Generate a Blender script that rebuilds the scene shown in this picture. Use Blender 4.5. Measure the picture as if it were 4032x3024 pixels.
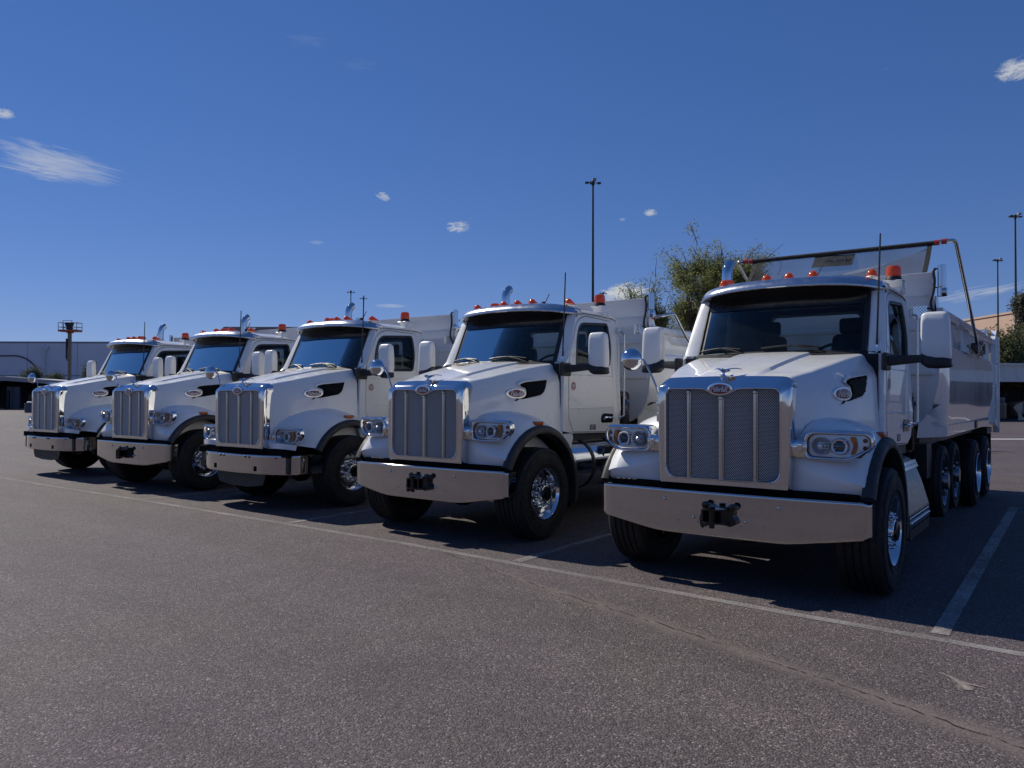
import bpy, bmesh, math, random
import numpy as np
from mathutils import Vector, Matrix

for _o in list(bpy.data.objects):
    bpy.data.objects.remove(_o)
SC = bpy.context.scene
COL = SC.collection
RAD = math.radians
random.seed(7)

# ------------------------------------------------------------------ camera
CAM_POS = Vector((2.612, -6.624, 1.704))
_ya, _pi, _ro = RAD(-36.478), RAD(0.849), RAD(0.155)
FWD = Vector((math.sin(_ya) * math.cos(_pi), math.cos(_ya) * math.cos(_pi), math.sin(_pi)))
_rt = Vector((math.cos(_ya), -math.sin(_ya), 0))
_up = _rt.cross(FWD)
RGT = _rt * math.cos(_ro) + _up * math.sin(_ro)
UPV = -_rt * math.sin(_ro) + _up * math.cos(_ro)
cd = bpy.data.cameras.new("camera")
cam = bpy.data.objects.new("camera", cd)
COL.objects.link(cam)
cd.sensor_fit = 'HORIZONTAL'
cd.sensor_width = 36.0
cd.lens = 36.0 * 3066.4 / 4032
cd.clip_start = 0.05
cd.clip_end = 4000
cam.matrix_world = Matrix(((RGT.x, UPV.x, -FWD.x, CAM_POS.x), (RGT.y, UPV.y, -FWD.y, CAM_POS.y),
                           (RGT.z, UPV.z, -FWD.z, CAM_POS.z), (0, 0, 0, 1)))
SC.camera = cam

# ------------------------------------------------------------------ light and exposure
SUN_DIR = Vector((-1.07, 0.065, 1.0)).normalized()      # towards the sun
SUN_EL = math.asin(SUN_DIR.z)
SUN_AZ = math.atan2(SUN_DIR.x, SUN_DIR.y)
sl = bpy.data.lights.new("sun", 'SUN')
sl.energy = 5.0
sl.angle = RAD(0.53)
sl.color = (1.0, 0.94, 0.84)
sun = bpy.data.objects.new("sun", sl)
COL.objects.link(sun)
sun.rotation_euler = SUN_DIR.to_track_quat('Z', 'Y').to_euler()
sun.location = (-20, 5, 30)
SKY_STRENGTH = 0.105
SC.view_settings.view_transform = 'Standard'
SC.view_settings.look = 'None'
SC.view_settings.exposure = -0.25
SC.view_settings.gamma = 1.0
SC.view_settings.use_curve_mapping = False
SC.render.engine = 'CYCLES'
SC.cycles.max_bounces = 10
SC.cycles.transparent_max_bounces = 24
SC.cycles.caustics_reflective = False
SC.cycles.caustics_refractive = False
SC.cycles.sample_clamp_indirect = 6.0
SC.cycles.use_denoising = True


# ------------------------------------------------------------------ node helpers
class NT:
    def __init__(s, tree):
        s.t = tree
        tree.nodes.clear()

    def n(s, typ, ins=None, **kw):
        nd = s.t.nodes.new(typ)
        for k, v in kw.items():
            setattr(nd, k, v)
        for k, v in (ins or {}).items():
            sock = nd.inputs[k]
            if isinstance(v, bpy.types.NodeSocket):
                s.t.links.new(v, sock)
            else:
                sock.default_value = v
        return nd

    def math(s, op, a, b=0.0, c=None, clamp=False):
        d = {0: a, 1: b}
        if c is not None:
            d[2] = c
        return s.n('ShaderNodeMath', d, operation=op, use_clamp=clamp).outputs[0]

    def vmath(s, op, a, b=(0, 0, 0)):
        nd = s.n('ShaderNodeVectorMath', {0: a, 1: b}, operation=op)
        return nd.outputs[1] if op in ('DOT_PRODUCT', 'LENGTH', 'DISTANCE') else nd.outputs[0]

    def ramp(s, fac, stops, interp='LINEAR'):
        nd = s.n('ShaderNodeValToRGB', {0: fac})
        r = nd.color_ramp
        r.interpolation = interp
        while len(r.elements) < len(stops):
            r.elements.new(0.5)
        for e, (p, c) in zip(r.elements, stops):
            e.position = p
            e.color = (c, c, c, 1) if isinstance(c, (int, float)) else (*c, 1)
        return nd.outputs[0]

    def mix(s, fac, a, b, blend='MIX'):
        nd = s.n('ShaderNodeMix', data_type='RGBA', blend_type=blend)
        for i, v in ((0, fac), (6, a), (7, b)):
            if isinstance(v, bpy.types.NodeSocket):
                s.t.links.new(v, nd.inputs[i])
            else:
                nd.inputs[i].default_value = v if i == 0 else ((*v, 1) if len(v) == 3 else v)
        return nd.outputs[2]

    def noise(s, vec, scale, detail=3.0, rough=0.55, out=0, dist=0.0):
        return s.n('ShaderNodeTexNoise', {'Vector': vec, 'Scale': scale, 'Detail': detail, 'Roughness': rough,
                                          'Distortion': dist}).outputs[out]


# ------------------------------------------------------------------ sky
W = bpy.data.worlds.new("World")
SC.world = W
W.use_nodes = True
T = NT(W.node_tree)
sky = T.n('ShaderNodeTexSky', sky_type='NISHITA')
sky.sun_disc = False
sky.sun_elevation = SUN_EL
sky.sun_rotation = SUN_AZ
sky.altitude = 1500
sky.air_density = 1.0
sky.dust_density = 0.0
sky.ozone_density = 3.0
DIR = T.n('ShaderNodeTexCoord').outputs['Generated']
skyc = T.n('ShaderNodeHueSaturation', {'Saturation': 1.25, 'Color': sky.outputs[0]}).outputs[0]
skyc = T.n('ShaderNodeGamma', {'Color': skyc, 'Gamma': 0.65}).outputs[0]      # the camera's soft sky contrast
skyc = T.mix(1.0, skyc, (0.89, 1.03, 1.63), 'MULTIPLY')


def view_dir(px, py):
    """direction of a point of the photograph, in 2212x1659 pixels"""
    k = 4032 / 2212
    return (FWD + RGT * ((px * k - 2016) / 3066.4) - UPV * ((py * k - 1512) / 3066.4)).normalized()


def cloud(col, px, py, hx, hy, tilt, freq, stretch, thr, dens, seed):
    c = view_dir(px, py)
    east = Vector((0, 0, 1)).cross(c).normalized() * -1
    north = c.cross(east) * -1
    if north.z < 0:
        north = -north
    ca, sa = math.cos(tilt), math.sin(tilt)
    ax = (east * ca + north * sa) / (hx / 1682)
    ay = (-east * sa + north * ca) / (hy / 1682)
    off = T.vmath('SUBTRACT', DIR, tuple(c))
    a = T.vmath('DOT_PRODUCT', off, tuple(ax))
    b = T.vmath('DOT_PRODUCT', off, tuple(ay))
    front = T.math('GREATER_THAN', T.vmath('DOT_PRODUCT', DIR, tuple(c)), 0.5)
    r2 = T.math('ADD', T.math('MULTIPLY', a, a), T.math('MULTIPLY', b, b))
    env = T.math('SUBTRACT', 1.0, r2, clamp=True)
    vec = T.n('ShaderNodeCombineXYZ', {0: T.math('MULTIPLY', a, freq), 1: T.math('MULTIPLY', b, freq * stretch), 2: seed}).outputs[0]
    nz = T.noise(vec, 1.0, 8.0, 0.6, dist=0.9)
    v = T.math('ADD', nz, T.math('MULTIPLY_ADD', env, 0.55, -0.55))
    m = T.n('ShaderNodeMapRange', {0: v, 1: thr, 2: thr + 0.3, 3: 0.0, 4: dens}, clamp=True).outputs[0]
    m = T.math('MULTIPLY', m, front)
    return T.mix(m, col, (6.2, 6.5, 6.9))


for args in [
    (125, 352, 160, 46, -0.14, 1.15, 2.2, 0.30, 0.55, 3.3),
    (95, 372, 110, 20, -0.05, 2.0, 1.8, 0.30, 0.5, 4.2),
    (10, 245, 22, 12, 0.0, 1.6, 1.2, 0.2, 0.7, 2.0),
    (828, 425, 22, 13, -0.3, 1.8, 1.3, 0.25, 0.65, 3.0),
    (988, 491, 40, 18, 0.1, 2.4, 1.2, 0.27, 0.75, 5.0),
    (1406, 459, 19, 11, 0.0, 1.6, 1.2, 0.22, 0.75, 6.0),
    (1345, 474, 9, 5, 0.0, 1.5, 1.2, 0.2, 0.3, 7.0),
    (2192, 150, 42, 26, 0.1, 1.8, 1.3, 0.2, 0.8, 8.0),
    (842, 661, 46, 6, 0.0, 1.2, 1.5, 0.2, 0.35, 9.0),
    (685, 524, 24, 6, 0.0, 1.4, 1.5, 0.24, 0.25, 10.0),
    (1352, 634, 70, 30, 0.1, 2.2, 1.3, 0.16, 0.95, 11.0),
    (2110, 634, 110, 17, 0.15, 1.5, 2.4, 0.26, 0.5, 12.0),
    (2090, 700, 120, 14, 0.05, 1.5, 2.4, 0.24, 0.4, 13.0),
    (665, 85, 60, 24, 0.0, 1.5, 2.0, 0.28, 0.05, 14.0),
    (775, 140, 50, 20, 0.0, 1.5, 2.0, 0.3, 0.04, 15.0),
]:
    skyc = cloud(skyc, *args)
bg = T.n('ShaderNodeBackground', {'Color': skyc, 'Strength': SKY_STRENGTH})
T.n('ShaderNodeOutputWorld', {'Surface': bg.outputs[0]})


# ------------------------------------------------------------------ materials
MATS = {}


def newmat(name):
    m = bpy.data.materials.new(name)
    m.use_nodes = True
    MATS[name] = m
    return m, NT(m.node_tree)


def out(t, sh, disp=None):
    t.n('ShaderNodeOutputMaterial', {'Surface': sh})


def pbsdf(t, **kw):
    ins = {}
    for k, v in kw.items():
        k = {'base': 'Base Color', 'rough': 'Roughness', 'metal': 'Metallic', 'coat': 'Coat Weight', 'coat_r': 'Coat Roughness',
             'spec': 'Specular IOR Level', 'normal': 'Normal', 'trans': 'Transmission Weight', 'ior': 'IOR',
             'sheen': 'Sheen Weight'}.get(k, k)
        if k == 'Base Color' and not isinstance(v, bpy.types.NodeSocket):
            v = (*v, 1)
        ins[k] = v
    return t.n('ShaderNodeBsdfPrincipled', ins).outputs[0]


def simple(name, base, rough, metal=0.0, coat=0.0, vary=0.0, scale=6.0, bump=0.0, bscale=60.0, spec=0.5):
    m, t = newmat(name)
    oc = t.n('ShaderNodeTexCoord').outputs['Object']
    b, r = base, rough
    if vary:
        nz = t.noise(oc, scale, 4.0)
        lo = tuple(max(0, c * (1 - vary)) for c in base)
        hi = tuple(min(1, c * (1 + vary)) for c in base)
        b = t.ramp(nz, [(0.3, lo), (0.7, hi)])
        r = t.n('ShaderNodeMapRange', {0: t.noise(oc, scale * 2.3, 3.0), 1: 0.3, 2: 0.7, 3: rough * 0.8, 4: min(1, rough * 1.25)}).outputs[0]
    kw = dict(base=b, rough=r, metal=metal, spec=spec)
    if coat:
        kw.update(coat=coat, coat_r=0.03)
    if bump:
        bn = t.n('ShaderNodeBump', {'Height': t.noise(oc, bscale, 3.0), 'Strength': bump, 'Distance': 0.01})
        kw['normal'] = bn.outputs[0]
    out(t, pbsdf(t, **kw))
    return m


simple('white_paint', (0.82, 0.82, 0.80), 0.32, coat=0.75, vary=0.015, scale=3)
simple('body_white', (0.76, 0.77, 0.77), 0.22, coat=1.0, vary=0.03, scale=1.2, bump=0.06, bscale=1.6)
simple('chrome', (0.68, 0.69, 0.71), 0.04, metal=1.0)
simple('stainless', (0.56, 0.545, 0.535), 0.055, metal=1.0, vary=0.03, scale=2.0, bump=0.012, bscale=2.0)
simple('bar_steel', (0.55, 0.54, 0.52), 0.16, metal=1.0, vary=0.05, scale=4)
simple('lamp_silver', (0.72, 0.73, 0.76), 0.28, metal=0.55)
simple('brushed', (0.62, 0.63, 0.65), 0.26, metal=1.0, vary=0.05, scale=4)
simple('aluminium', (0.72, 0.73, 0.75), 0.10, metal=1.0, vary=0.04, scale=5)
simple('dull_shaded_aluminium', (0.17, 0.18, 0.20), 0.3, metal=1.0, vary=0.1, scale=7)  # dull metal, base colour darkened further for the shade its parts sit in
simple('grille_steel', (0.78, 0.76, 0.73), 0.36, metal=0.6)
simple('black_plastic', (0.018, 0.018, 0.019), 0.48, vary=0.2)
simple('flare_rubber', (0.028, 0.028, 0.03), 0.55, vary=0.15)
simple('gloss_black', (0.008, 0.008, 0.009), 0.16)
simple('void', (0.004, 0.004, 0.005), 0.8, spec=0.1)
simple('chassis_black', (0.012, 0.012, 0.013), 0.5, vary=0.3, scale=9)
simple('tyre_rubber', (0.0075, 0.0075, 0.008), 0.7, vary=0.25, scale=10, bump=0.15, bscale=80)
simple('seat_cloth', (0.018, 0.018, 0.022), 0.85, vary=0.2)
simple('dash_plastic', (0.028, 0.029, 0.032), 0.6)
simple('badge_red', (0.19, 0.012, 0.028), 0.25, coat=1.0)
simple('badge_silver', (0.8, 0.8, 0.8), 0.25, metal=0.6)
simple('letter_white', (0.75, 0.73, 0.70), 0.4)
simple('sticker_red', (0.42, 0.17, 0.15), 0.5)
simple('sticker_pale', (0.6, 0.56, 0.54), 0.5)
simple('plate_dark', (0.06, 0.062, 0.07), 0.4)
simple('red_rubber', (0.35, 0.03, 0.03), 0.5)
simple('blue_paint', (0.02, 0.07, 0.3), 0.4)
simple('steel_pipe', (0.6, 0.59, 0.57), 0.2, metal=1.0, vary=0.1, scale=14)
simple('dark_sideboard', (0.045, 0.047, 0.052), 0.5, vary=0.15)
simple('paper_white', (0.7, 0.7, 0.68), 0.7)


def amber(name, base, deep):
    m, t = newmat(name)
    geo = t.n('ShaderNodeTexCoord').outputs['Object']
    wv = t.n('ShaderNodeTexWave', {'Vector': geo, 'Scale': 22.0, 'Distortion': 1.5}, wave_type='BANDS', bands_direction='Z').outputs[1]
    col = t.ramp(wv, [(0.2, deep), (0.8, base)])
    p = pbsdf(t, base=col, rough=0.12, coat=1.0, coat_r=0.03)
    tr = t.n('ShaderNodeBsdfTranslucent', {'Color': (*base, 1)}).outputs[0]
    out(t, t.n('ShaderNodeMixShader', {0: 0.42, 1: p, 2: tr}).outputs[0])


amber('amber_lens', (0.85, 0.22, 0.03), (0.45, 0.06, 0.008))
amber('orange_beacon', (0.82, 0.17, 0.025), (0.45, 0.05, 0.008))
amber('turn_signal', (1.0, 0.38, 0.06), (0.85, 0.22, 0.03))
amber('red_lens', (0.5, 0.03, 0.03), (0.25, 0.01, 0.01))


def glass(name, tint, refl=0.10, haze=0.0, hazecol=(0.2, 0.28, 0.33)):
    m, t = newmat(name)
    lw = t.n('ShaderNodeFresnel', {'IOR': 1.36}).outputs[0]
    fac = t.math('ADD', t.math('MULTIPLY', lw, 1.0), refl - 0.04, clamp=True)
    gl = t.n('ShaderNodeBsdfGlossy', {'Color': (0.55, 0.66, 0.66, 1), 'Roughness': 0.01}).outputs[0]
    tr = t.n('ShaderNodeBsdfTransparent', {'Color': (*tint, 1)}).outputs[0]
    if haze:
        df = t.n('ShaderNodeBsdfDiffuse', {'Color': (*hazecol, 1)}).outputs[0]
        oc = t.n('ShaderNodeTexCoord').outputs['Object']
        hz = t.math('MULTIPLY', t.ramp(t.noise(oc, 7.0, 6.0), [(0.35, 0.4), (0.75, 1.0)]), haze)
        tr = t.n('ShaderNodeMixShader', {0: hz, 1: tr, 2: df}).outputs[0]
    out(t, t.n('ShaderNodeMixShader', {0: fac, 1: tr, 2: gl}).outputs[0])


glass('windshield_glass', (0.50, 0.60, 0.62), 0.04, 0.05)
glass('side_glass', (0.34, 0.40, 0.42), 0.06)
glass('lens_glass', (0.93, 0.95, 0.97), 0.05)
glass('lamp_glass', (0.25, 0.3, 0.36), 0.16)


def tarp_mat(name, d, tl, a0, a1):
    m, t = newmat(name)
    d0 = t.n('ShaderNodeBsdfDiffuse', {'Color': (d, d, d * 1.05, 1)}).outputs[0]
    d1 = t.n('ShaderNodeBsdfTranslucent', {'Color': (tl, tl, tl * 1.02, 1)}).outputs[0]
    df = t.n('ShaderNodeAddShader', {0: d0, 1: d1}).outputs[0]
    tr = t.n('ShaderNodeBsdfTransparent', {'Color': (1, 1, 1, 1)}).outputs[0]
    oc = t.n('ShaderNodeTexCoord').outputs['Object']
    nz = t.ramp(t.noise(oc, 2.2, 3.0), [(0.35, a0), (0.7, a1)])
    out(t, t.n('ShaderNodeMixShader', {0: nz, 1: tr, 2: df}).outputs[0])


tarp_mat('mesh_tarp', .07, .04, .46, .58)
tarp_mat('mesh_tarp_pale', .30, .10, .40, .52)


def asphalt():
    m, t = newmat('asphalt')
    oc = t.n('ShaderNodeTexCoord').outputs['Object']
    vor = t.n('ShaderNodeTexVoronoi', {'Vector': oc, 'Scale': 95.0, 'Randomness': 1.0})
    vor2 = t.n('ShaderNodeTexVoronoi', {'Vector': oc, 'Scale': 240.0, 'Randomness': 1.0})
    sep = t.n('ShaderNodeSeparateColor', {0: vor.outputs['Color']})
    stone = t.ramp(sep.outputs[0], [(0.0, (0.016, 0.0138, 0.0145)), (0.38, (0.083, 0.073, 0.071)), (0.78, (0.163, 0.145, 0.138)), (0.95, (0.25, 0.228, 0.214)), (1.0, (0.50, 0.47, 0.44))])
    sep2 = t.n('ShaderNodeSeparateColor', {0: vor2.outputs['Color']})
    fine = t.ramp(sep2.outputs[1], [(0.0, (0.035, 0.030, 0.030)), (1.0, (0.20, 0.18, 0.171))])
    c = t.mix(0.35, stone, fine)
    c = t.mix(1.0, c, (0.88, 0.82, 0.855), 'MULTIPLY')
    big = t.noise(oc, 0.23, 5.0, 0.6)
    tone = t.ramp(big, [(0.32, (0.90, 0.83, 0.91)), (0.5, (1.0, 0.96, 0.97)), (0.66, (1.08, 1.06, 0.95))])
    c = t.mix(1.0, c, tone, 'MULTIPLY')
    mid = t.ramp(t.noise(oc, 2.6, 4.0), [(0.3, 0.88), (0.7, 1.09)])
    c = t.mix(1.0, c, mid, 'MULTIPLY')
    # faint lanes worn by turning tyres
    warp = t.n('ShaderNodeMapping', {'Vector': oc, 'Rotation': (0, 0, 0.35), 'Scale': (0.05, 0.9, 1.0)}).outputs[0]
    lane = t.ramp(t.noise(warp, 1.3, 4.0, 0.55), [(0.36, 0.90), (0.5, 1.0), (0.66, 1.09)])
    c = t.mix(1.0, c, lane, 'MULTIPLY')
    # oil drips and tyre marks
    oil = t.ramp(t.noise(oc, 0.9, 5.0, 0.65), [(0.64, 0.0), (0.74, 0.4)])
    c = t.mix(oil, c, (0.035, 0.032, 0.033))
    h = t.math('ADD', t.math('MULTIPLY', vor.outputs['Distance'], -1.0), t.math('MULTIPLY', sep.outputs[1], 0.55))
    bn = t.n('ShaderNodeBump', {'Height': h, 'Strength': 0.9, 'Distance': 0.006})
    bn2 = t.n('ShaderNodeBump', {'Height': t.noise(oc, 1.1, 3.0), 'Strength': 0.25, 'Distance': 0.02, 'Normal': bn.outputs[0]})
    out(t, pbsdf(t, base=c, rough=0.78, spec=0.45, normal=bn2.outputs[0]))


asphalt()


def worn(name, base, lo, hi, scale=30.0, rough=0.8, big=1.3, soft=None):
    """a film on the ground with worn gaps; soft: fades over the strip's width (uv.x from -1 to 1)"""
    m, t = newmat(name)
    oc = t.n('ShaderNodeTexCoord').outputs['Object']
    n1 = t.noise(oc, scale, 5.0, 0.7)
    n2 = t.noise(oc, big, 4.0, 0.6)
    v = t.math('ADD', t.math('MULTIPLY', n1, 0.65), t.math('MULTIPLY', n2, 0.5))
    if soft:
        uv = t.n('ShaderNodeUVMap').outputs[0]
        sx = t.n('ShaderNodeSeparateXYZ', {0: uv})
        ax = t.math('ABSOLUTE', t.math('MULTIPLY_ADD', sx.outputs[0], 2.0, -1.0))
        v = t.math('SUBTRACT', v, t.math('MULTIPLY', ax, soft))
    k = t.n('ShaderNodeMapRange', {0: v, 1: lo, 2: hi, 3: 0.0, 4: 1.0}, clamp=True).outputs[0]
    p = pbsdf(t, base=base, rough=rough, spec=0.3)
    tr = t.n('ShaderNodeBsdfTransparent').outputs[0]
    out(t, t.n('ShaderNodeMixShader', {0: k, 1: tr, 2: p}).outputs[0])


worn('line_paint', (0.36, 0.34, 0.32), 0.40, 0.80, 38.0)
worn('line_paint_thick', (0.40, 0.38, 0.36), 0.36, 0.70, 38.0)
worn('tan_dust', (0.27, 0.225, 0.20), 0.18, 0.95, 45.0, soft=0.40)
worn('sand_patch', (0.33, 0.285, 0.25), 0.22, 0.62, 70.0, soft=0.42)
worn('crack_dark', (0.012, 0.011, 0.011), 0.52, 0.60, 16.0, big=3.0)
simple('concrete', (0.36, 0.345, 0.33), 0.8, vary=0.15, scale=3, bump=0.2, bscale=30)
simple('warehouse_wall', (0.70, 0.70, 0.75), 0.85, vary=0.06, scale=0.3)
simple('warehouse_trim', (0.26, 0.26, 0.29), 0.8)
simple('downspout', (0.6, 0.6, 0.63), 0.6)
simple('conduit_dark', (0.02, 0.02, 0.03), 0.6)
simple('shed_roof', (0.36, 0.37, 0.40), 0.5, vary=0.1)
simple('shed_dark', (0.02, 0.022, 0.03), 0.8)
simple('shelf_grey', (0.10, 0.11, 0.14), 0.7)
simple('crate_wood', (0.22, 0.17, 0.12), 0.8, vary=0.2)
simple('cardboard', (0.25, 0.16, 0.10), 0.85, vary=0.12)
simple('cardboard_light', (0.5, 0.40, 0.29), 0.85, vary=0.12)
simple('tan_wall', (0.52, 0.36, 0.26), 0.85, vary=0.05, scale=0.4)
simple('white_metal', (0.72, 0.71, 0.66), 0.55, vary=0.05)
simple('lift_yellow', (0.22, 0.19, 0.12), 0.55, vary=0.08)
simple('lift_orange', (0.42, 0.10, 0.04), 0.5)
simple('lift_dark', (0.03, 0.03, 0.04), 0.6)
simple('pole_bronze', (0.03, 0.028, 0.03), 0.55)
simple('lamp_head', (0.32, 0.32, 0.33), 0.5)
simple('bark', (0.07, 0.052, 0.04), 0.9, vary=0.3, scale=9, bump=0.4, bscale=30)


def leaf(name, a, b, tr=0.35):
    m, t = newmat(name)
    oi = t.n('ShaderNodeNewGeometry').outputs['Random Per Island']
    col = t.ramp(oi, [(0.0, a), (0.55, tuple((x + y) / 2 for x, y in zip(a, b))), (1.0, b)])
    d = pbsdf(t, base=col, rough=0.65, spec=0.25)
    tl = t.n('ShaderNodeBsdfTranslucent', {'Color': col}).outputs[0]
    out(t, t.n('ShaderNodeMixShader', {0: tr, 1: d, 2: tl}).outputs[0])


leaf('leaf_mesquite', (0.15, 0.18, 0.065), (0.38, 0.38, 0.15), .5)
leaf('leaf_olive', (0.06, 0.068, 0.05), (0.14, 0.14, 0.105))
leaf('leaf_hedge', (0.085, 0.10, 0.045), (0.22, 0.22, 0.10))
leaf('leaf_sage', (0.07, 0.095, 0.075), (0.14, 0.165, 0.12))
leaf('petal_pink', (0.45, 0.3, 0.3), (0.6, 0.48, 0.45))


# ------------------------------------------------------------------ mesh builder
def lerp(a, b, t):
    return a + (b - a) * t


def interp(x, pts):
    if x <= pts[0][0]:
        return pts[0][1]
    for (x0, y0), (x1, y1) in zip(pts, pts[1:]):
        if x <= x1:
            return y0 + (y1 - y0) * (x - x0) / (x1 - x0)
    return pts[-1][1]


def catmull(pts, n=6):
    P = [Vector(p) for p in pts]
    P = [P[0] * 2 - P[1]] + P + [P[-1] * 2 - P[-2]]
    res = []
    for i in range(1, len(P) - 2):
        for k in range(n):
            t = k / n
            a, b, c, d = P[i - 1:i + 3]
            res.append(0.5 * ((2 * b) + (c - a) * t + (2 * a - 5 * b + 4 * c - d) * t * t + (3 * b - a - 3 * c + d) * t ** 3))
    res.append(P[-2])
    return res


def rnd(poly, r, n=4):
    """round the corners of a closed 2D polygon; r: number or list"""
    N = len(poly)
    res = []
    for i in range(N):
        rr = r[i] if isinstance(r, (list, tuple)) else r
        p = Vector(poly[i]); a = Vector(poly[i - 1]); b = Vector(poly[(i + 1) % N])
        if rr <= 0:
            res.append(tuple(p)); continue
        da, db = (a - p), (b - p)
        k = min(rr, da.length * 0.48, db.length * 0.48)
        A = p + da.normalized() * k; Bq = p + db.normalized() * k
        for j in range(n + 1):
            t = j / n
            res.append(tuple(A * (1 - t) ** 2 + p * 2 * t * (1 - t) + Bq * t * t))
    return res


def weighted_normals(me, angle):
    """corner normals weighted by face area, so that flat panels stay flat beside rounded edges"""
    nf = len(me.polygons)
    if nf > 20000:
        return
    pn = [f.normal.copy() for f in me.polygons]
    pa = [f.area for f in me.polygons]
    vf = [[] for _ in me.vertices]
    for f in me.polygons:
        for v in f.vertices:
            vf[v].append(f.index)
    ca = math.cos(angle)
    res = [None] * len(me.loops)
    for f in me.polygons:
        n0 = pn[f.index]
        for li in f.loop_indices:
            s_ = Vector((0, 0, 0))
            for g in vf[me.loops[li].vertex_index]:
                if n0.dot(pn[g]) > ca:
                    s_ += pn[g] * pa[g]
            res[li] = s_.normalized() if s_.length > 1e-12 else n0
    me.normals_split_custom_set(res)


class MB:
    def __init__(s):
        s.v = []; s.f = []; s.m = []; s.uv = None

    def add(s, v, f, mi=0):
        o = len(s.v)
        s.v += [tuple(p) for p in v]
        s.f += [tuple(i + o for i in q) for q in f]
        s.m += [mi] * len(f)
        return s

    def box(s, x0, x1, y0, y1, z0, z1, mi=0):
        v = [(x, y, z) for z in (z0, z1) for y in (y0, y1) for x in (x0, x1)]
        return s.add(v, [(0, 2, 3, 1), (4, 5, 7, 6), (0, 1, 5, 4), (2, 6, 7, 3), (0, 4, 6, 2), (1, 3, 7, 5)], mi)

    def rbox(s, x0, x1, y0, y1, z0, z1, r=0.02, seg=2, mi=0, taper=None):
        bm = bmesh.new()
        bmesh.ops.create_cube(bm, size=1.0)
        for v in bm.verts:
            v.co = Vector((lerp(x0, x1, v.co.x + .5), lerp(y0, y1, v.co.y + .5), lerp(z0, z1, v.co.z + .5)))
            if taper:
                v.co = Vector(taper(v.co))
        bmesh.ops.bevel(bm, geom=bm.edges[:], offset=r, segments=seg, affect='EDGES', profile=0.5)
        s.frombm(bm, mi)
        return s

    def frombm(s, bm, mi=0):
        bm.verts.index_update()
        s.add([v.co[:] for v in bm.verts], [[v.index for v in f.verts] for f in bm.faces], mi)
        bm.free()

    def grid(s, rows, mi=0, cu=False, cv=False):
        nr, nc = len(rows), len(rows[0])
        v = [p for r in rows for p in r]
        f = []
        for i in range(nr if cv else nr - 1):
            for j in range(nc if cu else nc - 1):
                a = i * nc + j; b = i * nc + (j + 1) % nc
                c = ((i + 1) % nr) * nc + (j + 1) % nc; d = ((i + 1) % nr) * nc + j
                f.append((a, b, c, d))
        return s.add(v, f, mi)

    def tube(s, pts, r, n=8, mi=0, caps=True):
        P = [Vector(p) for p in pts]
        if not isinstance(r, (list, tuple)):
            r = [r] * len(P)
        t0 = (P[1] - P[0]).normalized()
        u = t0.orthogonal().normalized()
        rows = []
        for i, p in enumerate(P):
            t = ((P[min(i + 1, len(P) - 1)] - P[max(i - 1, 0)])).normalized()
            u = (u - t * u.dot(t)).normalized()
            w = t.cross(u)
            rows.append([p + (u * math.cos(2 * math.pi * k / n) + w * math.sin(2 * math.pi * k / n)) * r[i] for k in range(n)])
        o = len(s.v)
        s.grid(rows, mi, cu=True)
        if caps:
            s.f += [tuple(o + k for k in range(n)), tuple(o + (len(P) - 1) * n + k for k in range(n))]
            s.m += [mi, mi]
        return s

    def lathe(s, prof, c=(0, 0, 0), axis='x', n=32, mi=0, a0=0.0, a1=2 * math.pi):
        full = abs(a1 - a0 - 2 * math.pi) < 1e-6
        rows = []
        for h, r in prof:
            row = []
            for k in range(n if full else n + 1):
                a = a0 + (a1 - a0) * k / n
                ca, sa = math.cos(a) * r, math.sin(a) * r
                row.append({'x': (c[0] + h, c[1] + ca, c[2] + sa), 'y': (c[0] + ca, c[1] + h, c[2] + sa),
                            'z': (c[0] + ca, c[1] + sa, c[2] + h)}[axis])
            rows.append(row)
        return s.grid(rows, mi, cu=full)

    def ball(s, c, r, n=16, m=10, mi=0, sc=(1, 1, 1), z0=-1.0):
        rows = []
        for i in range(m + 1):
            a = lerp(math.asin(z0), math.pi / 2, i / m)
            rows.append([(c[0] + r * sc[0] * math.cos(a) * math.cos(2 * math.pi * k / n),
                          c[1] + r * sc[1] * math.cos(a) * math.sin(2 * math.pi * k / n),
                          c[2] + r * sc[2] * math.sin(a)) for k in range(n)])
        return s.grid(rows, mi, cu=True)

    def prism(s, poly, to3d, t, mi=0, holes=()):
        """flat panel with holes; to3d(p, d) places a 2D point at depth d (0 front, t back)"""
        bm = bmesh.new()
        loops = [list(poly)] + [list(h) for h in holes]
        for L in loops:
            vs = [bm.verts.new((p[0], p[1], 0)) for p in L]
            for i in range(len(vs)):
                bm.edges.new((vs[i], vs[(i + 1) % len(vs)]))
        bm.verts.index_update()
        bmesh.ops.triangle_fill(bm, edges=bm.edges[:], use_beauty=True, use_dissolve=False)
        flat = [v.co.copy() for v in bm.verts]
        tri = [[v.index for v in f.verts] for f in bm.faces]
        bm.free()
        n = len(flat)
        v = [to3d((p.x, p.y), 0.0) for p in flat]
        f = list(tri)
        if t:
            v += [to3d((p.x, p.y), t) for p in flat]
            f += [tuple(n + i for i in reversed(q)) for q in tri]
            o = 0
            for L in loops:
                k = len(L)
                f += [(o + i, o + (i + 1) % k, n + o + (i + 1) % k, n + o + i) for i in range(k)]
                o += k
        return s.add(v, f, mi)

    def mirror(s):
        s.v = [(-x, y, z) for x, y, z in s.v]
        s.f = [tuple(reversed(q)) for q in s.f]
        return s

    def xf(s, M):
        s.v = [tuple(M @ Vector(p)) for p in s.v]
        return s

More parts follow.
